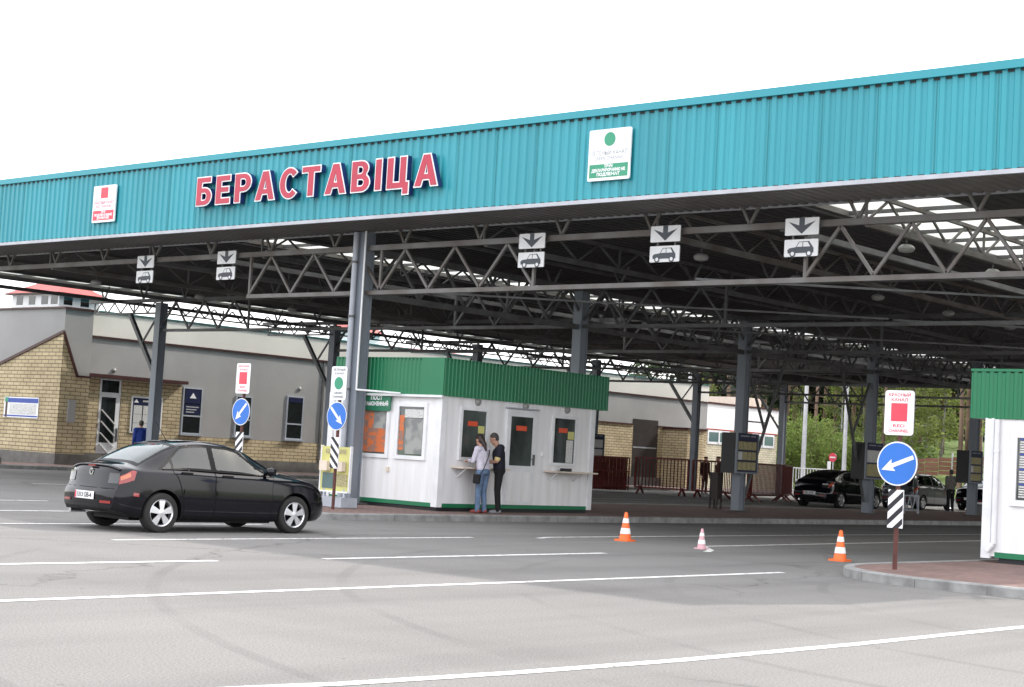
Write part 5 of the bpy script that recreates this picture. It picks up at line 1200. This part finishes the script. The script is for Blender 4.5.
    if extras and extras.get('cuff') and cuffs: blob(cuffs, .006, extras['cuff'], 'sleeve_cuff', t, 1)
    tr = [('e', J['hip'] + Vector((0, -.006 * h, .0)), (.094 * h, .071 * h, .062 * h))]
    for s_ in 'RL':
        a_, b_, c = J['h' + s_], J['k' + s_], J['a' + s_]; fl = .033 if legs == 'denim' else .031
        tr += [('c', a_, b_, .056 * h, .039 * h), ('c', b_, c + Vector((0, 0, -.012)), .038 * h, fl * h)]
    blob(tr, vox, legs, 'trousers', t)
    for s_ in 'RL':
        c = J['a' + s_]; blob([('c', Vector((c.x, c.y - .025, .045)), Vector((c.x, c.y + .13, .034)), .045, .034), ('c', Vector((c.x, c.y + .06, .03)), Vector((c.x + (.01 if s_ == 'R' else -.01), c.y + .16, .03)), .038, .03)], .008, shoes, 'shoe', t, 2)
    if hair == 'cap':
        blob([('e', hp(0, -.006, .045), (.056 * h, .064 * h, .028 * h), HM), ('e', hp(0, .045, .034), (.04 * h, .036 * h, .007 * h), HM)], .007, 'browncloth', 'cap', t, 2)
    else:
        hr = [('e', hp(0, -.012, .022), (.0475 * h, .054 * h, .054 * h), HM)]
        if female: hr += [('e', hp(0, -.030, -.005), (.045 * h, .036 * h, .055 * h), HM), ('c', hp(0, -.045, -.01), hp(.004, -.068, -.085), .034 * h, .028 * h), ('c', hp(.004, -.068, -.085), hp(.008, -.07, -.155), .028 * h, .014 * h)]
        else: hr += [('e', hp(0, -.025, .0), (.043 * h, .036 * h, .046 * h), HM)]
        blob(hr, .006, hair, 'hair', t, 2)
    if extras and extras.get('bag'):
        mb = MB(); a_ = J['sR'] * .75 + J['neck'] * .25; c_ = J['chest']; pts = []
        # strap over the back from right shoulder to left hip
        for k in range(9):
            u = k / 8; p = Vector((.07 * h + (-.125 * h - .07 * h) * u, 0, .80 * h + (.49 - .80) * h * u)); bk = -.083 * h * (1 - (2 * u - 1)**4 * .35) + J['chest'].y * (1 - u) - .004; pts.append(Vector((p.x, bk, p.z)))
        mb.path(pts, .009, 'blackcloth', 6); mb.build('bag_strap', t)
        mb = MB(); mb.obox(Matrix.Translation(Vector((-.128 * h, -.02, .43 * h))) @ Matrix.Rotation(.1, 4, 'Y'), .06, .18, .20, 'blackcloth'); mb.build('bag', t, bevel=.02)
    if extras and extras.get('belt'):
        blob([('c', J['hip'] + Vector((-.03, -.005, .052 * h)), J['hip'] + Vector((.03, -.005, .052 * h)), .082 * h, .082 * h)], .012, 'blackcloth', 'belt', t, 1) if 0 else None
    t.location = loc; t.rotation_euler = (0, 0, rz); return t
PZ = .12
# facing -X at the counter: rotate +Y towards -X = +90 deg
person('woman seen from behind in pale lilac top and blue jeans leaning on the booth counter', (-23.18, 26.05, PZ), R(92), 1.69, 'lilac', 'denim', 'redshoe', 'hairbrown',
       dict(chest=(0, .03, .735), neck=(0, .055, .832), head=(.004, .085, .915), look=(.15, .9, -.35), sR=(.098, .03, .80), eR=(.135, .06, .65), wR=(.085, .17, .655), sL=(-.098, .03, .80), eL=(-.135, .06, .65), wL=(-.085, .17, .655), hdR=(-.4, 1, -.05), hdL=(.4, 1, -.05),
            kR=(.047, .012, .285), aR=(.05, -.012, .045), kL=(-.047, .02, .285), aL=(-.06, .01, .045)), True, 'long', dict(bag=1))
person('man in dark navy t-shirt and black trousers bending his head beside the woman', (-23.2, 26.6, PZ), R(128), 1.75, 'navycloth', 'blackcloth', 'greyshoe', 'hairgrey',
       dict(chest=(0, .02, .735), neck=(0, .05, .832), head=(0, .085, .912), look=(0, .86, -.5), eR=(.13, .04, .64), wR=(.05, .155, .63), eL=(-.135, .03, .64), wL=(-.05, .15, .615), hdR=(-.5, 1, .1), hdL=(.5, 1, .1)), False, 'short', dict(cuff='paleyellow'))
person('person in bright blue jacket half hidden behind the front left column', (-45.55, 33.7, PZ), R(70), 1.70, 'bluecloth', 'blackcloth', 'greyshoe', 'hairgrey', dict(), False, 'long', None, .012)
person('uniformed man in brown with peaked cap, the left one behind the barriers', (-43.67, 64.9, 0), R(250), 1.78, 'browncloth', 'browncloth', 'greyshoe', 'cap', dict(), False, 'long', None, .014)
person('uniformed man in brown with peaked cap beside the black notice cabinet', (-42.84, 64.8, 0), R(130), 1.82, 'browncloth', 'browncloth', 'greyshoe', 'cap', dict(eR=(.15, -.03, .64), wR=(.07, .07, .6)), False, 'long', None, .014)
person('person in grey jacket standing with back turned by the farthest notice cabinet', (-29.9, 62.3, 0), R(60), 1.78, 'greyjacket', 'blackcloth', 'greyshoe', 'hairgrey', dict(eR=(.13, .03, .64), wR=(.06, .13, .6)), False, 'long', None, .012)
# ================================================================== TREES
def leaf_cards(bm_list, c, rx, rz, n, size, rnd):
    v, f = bm_list
    for _ in range(n):
        while True:
            p = Vector((rnd.uniform(-1, 1), rnd.uniform(-1, 1), rnd.uniform(-1, 1)))
            if p.length < 1: break
        p = Vector((p.x * rx, p.y * rx, p.z * rz)) + c; s = size * rnd.uniform(.6, 1.4)
        a_ = Vector((rnd.uniform(-1, 1), rnd.uniform(-1, 1), rnd.uniform(-.8, .8))).normalized(); b_ = a_.orthogonal().normalized(); b_ = Matrix.Rotation(rnd.uniform(0, 6.28), 3, a_) @ b_
        o = len(v); v += [p - a_ * s * .5, p + b_ * s * .28, p + a_ * s * .5, p - b_ * s * .28]; f.append((o, o + 1, o + 2, o + 3))
def tree_mesh(kind, seed):
    rnd = random.Random(seed); tr = MB(); V_, F_ = [], []
    if kind == 'pine':
        h = rnd.uniform(19, 24); r_ = .19; pts = [Vector((rnd.uniform(-.1, .1) * k, rnd.uniform(-.1, .1) * k, h * k / 5)) for k in range(6)]
        for k in range(5): tr.tube(pts[k], pts[k + 1], r_ * (1 - k * .17), 'bark', r_ * (1 - (k + 1) * .17), 9, False)
        for k in range(14):                      # dry snags on the bare stem
            z = rnd.uniform(2.5, h * .55); a_ = rnd.uniform(0, 6.28); p = pts[0].lerp(pts[5], z / h); tr.tube(p, p + Vector((math.cos(a_), math.sin(a_), rnd.uniform(-.2, .3))) * rnd.uniform(.6, 1.8), .03, 'bark', .01, 5, False)
        for k in range(26):
            z = rnd.uniform(h * .50, h); a_ = rnd.uniform(0, 6.28); l = (1 - (z / h - .5) * 1.5) * rnd.uniform(1.4, 3.0) + .3; p = pts[0].lerp(pts[5], z / h); q = p + Vector((math.cos(a_) * l, math.sin(a_) * l, rnd.uniform(-.3, .7)))
            tr.tube(p, q, .06, 'bark', .02, 5, False); leaf_cards((V_, F_), q, rnd.uniform(.7, 1.3), .55, 62, .42, rnd); leaf_cards((V_, F_), p.lerp(q, .6), .7, .4, 26, .4, rnd)
        return tr, V_, F_, 'pineleaf'
    if kind == 'spruce':
        h = rnd.uniform(9, 13); tr.tube((0, 0, 0), (0, 0, h), .16, 'bark', .02, 8, False)
        z = .7
        while z < h:
            l = (1 - z / h) * h * .24 + .25; n_ = max(4, int(7 * (1 - z / h)) + 3)
            for k in range(n_):
                a_ = rnd.uniform(0, 6.28); q = Vector((math.cos(a_) * l, math.sin(a_) * l, z - .22 * l)); p = Vector((0, 0, z)); tr.tube(p, q, .03, 'bark', .01, 4, False)
                for u in (.35, .65, .92): leaf_cards((V_, F_), p.lerp(q, u), .42, .2, 11, .40, rnd)
            z += .42
        return tr, V_, F_, 'spruceleaf'
    h = {'birch': rnd.uniform(8.5, 12), 'bush': rnd.uniform(3.8, 5.6)}[kind]
    if kind == 'birch':
        tip = Vector((rnd.uniform(-.5, .5), rnd.uniform(-.5, .5), h)); tr.tube((0, 0, 0), tip, .13, 'birchbark', .02, 8, False)
        for k in range(34):
            z = rnd.uniform(.14, .97); a_ = rnd.uniform(0, 6.28); l = (1.1 - abs(z - .42) * 1.25) * rnd.uniform(.9, 2.1); p = Vector((0, 0, 0)).lerp(tip, z); q = p + Vector((math.cos(a_) * l, math.sin(a_) * l, rnd.uniform(.2, 1.1)))
            tr.tube(p, q, .035, 'birchbark', .01, 4, False); leaf_cards((V_, F_), q, rnd.uniform(.5, .95), rnd.uniform(.5, .8), 52, .27, rnd); leaf_cards((V_, F_), p.lerp(q, .6), .5, .5, 22, .25, rnd)
        return tr, V_, F_, 'birchleaf'
    for k in range(9):
        a_ = rnd.uniform(0, 6.28); l = rnd.uniform(.3, 1.5); z = h * rnd.uniform(.55, 1); q = Vector((math.cos(a_) * l, math.sin(a_) * l, z)); tr.tube((0, 0, 0), q, .045, 'bark', .012, 5, False)
        for u in (.3, .5, .68, .85, 1.0): leaf_cards((V_, F_), Vector((0, 0, 0)).lerp(q, u) + Vector((rnd.uniform(-.35, .35), rnd.uniform(-.35, .35), 0)), .62, .55, 46, .24, rnd)
    return tr, V_, F_, 'bushleaf'
protos = {}
def plant(kind, x, y, s, label, name, group):
    k = (kind, random.randrange(4))
    if k not in protos:
        t = thing(name, label, {'pine': 'pine tree', 'spruce': 'spruce tree', 'birch': 'birch tree', 'bush': 'bush'}[kind], (0, 0, 0), group)
        tr, V_, F_, m = tree_mesh(kind, hash(kind[0]) % 97 * 0 + {'pine': 11, 'spruce': 31, 'birch': 51, 'bush': 71}[kind] + k[1])
        tr.build('trunk', t, True); mb = MB(); mb.add(V_, F_, m); mb.build('crown', t); protos[k] = t; o = t
    else: o = copy_tree(protos[k]); o['label'] = label
    o.location = (x, y, ground_z(x, y) - .05); o.rotation_euler = (0, 0, random.uniform(0, 6.28)); o.scale = (s, s, s * random.uniform(.92, 1.1)); return o
rnd = random.Random(5)
def along(px, dist):                              # a spot in the yard's far side: bearing across the view, distance from the road edge
    k = (px - 512) / 1631.0; d = fwd * 1.0 + right * k; d.z = 0; d.normalize(); return d.x * dist, d.y * dist
GP = 'tall pines of the wood behind the yard'
for i in range(64):
    px = 690 + 330 * ((i * 0.618) % 1); dist = rnd.uniform(118, 150) if i < 34 else rnd.uniform(150, 185); x, y = along(px, dist)
    plant('pine', x, y, rnd.uniform(.85, 1.1), 'tall bare-stemmed pine in the wood behind the canopy', 'pine_tree', GP)
for i in range(22):
    px = 690 + 330 * ((i * 0.618 + .3) % 1); x, y = along(px, rnd.uniform(132, 172)); plant('spruce', x, y, rnd.uniform(.8, 1.15), 'dark bushy spruce growing among the pines', 'spruce_tree', 'spruces among the pines')
for px, dist, s in ((888, 124, .8), (915, 123, .95), (945, 126, .95), (985, 128, 1.0), (868, 128, .6), (930, 131, .95), (712, 126, .7), (905, 134, .9), (975, 134, 1.0), (846, 126, .7), (805, 131, .5)):
    x, y = along(px, dist); plant('birch', x, y, s, 'fresh green young birch at the edge of the pine wood', 'birch_tree', 'young birches along the wood edge')
for px, dist, s in ((792, 112, .85), (806, 114, 1.05), (818, 111, 1.0), (832, 114, .85), (845, 112, .8), (782, 116, .6), (858, 113, .7), (893, 112, .55), (880, 111, .5), (912, 114, .4), (765, 118, .55), (748, 118, .6), (1000, 120, .8), (712, 116, .6), (826, 120, .95), (798, 120, .9)):
    x, y = along(px, dist); plant('bush', x, y, s, 'bright green bush between the lamp posts and the pine wood', 'green_bush', 'bright bushes before the wood')
# dense far wood closing the gaps between the stems
V_, F_ = [], []; r2 = random.Random(9); mb = MB()
for i in range(330):
    px = 640 + 440 * r2.random(); x, y = along(px, r2.uniform(188, 225)); z0 = ground_z(x, y); c = Vector((x, y, z0 + r2.uniform(0, 16)))
    leaf_cards((V_, F_), c, r2.uniform(1.5, 3), r2.uniform(1.5, 3), 110, .8, r2)
mb.add(V_, F_, 'spruceleaf'); V_, F_ = [], []
for i in range(60):
    px = 660 + 370 * r2.random(); x, y = along(px, r2.uniform(126, 160)); z0 = ground_z(x, y); c = Vector((x, y, z0 + r2.uniform(0, 1.8))); leaf_cards((V_, F_), c, r2.uniform(.8, 1.8), r2.uniform(.5, 1.2), 60, .35, r2)
mb.add(V_, F_, 'bushleaf')
for i in range(420):                              # the same wood going on round the yard to the right
    px = 1080 + 3200 * r2.random()**1.6; x, y = along(px, r2.uniform(95, 120)); leaf = ([], []); leaf_cards(leaf, Vector((x, y, ground_z(x, y) + r2.uniform(0, 17))), r2.uniform(2, 4), r2.uniform(2, 3), 70, 1.5, r2); mb.add(leaf[0], leaf[1], 'spruceleaf')
bpy.data.scenes.remove(_tmp)
tag(mb.build('far_wood'), 'dense dark undergrowth and far wood seen between the pine stems', 'woodland', None, 'stuff')
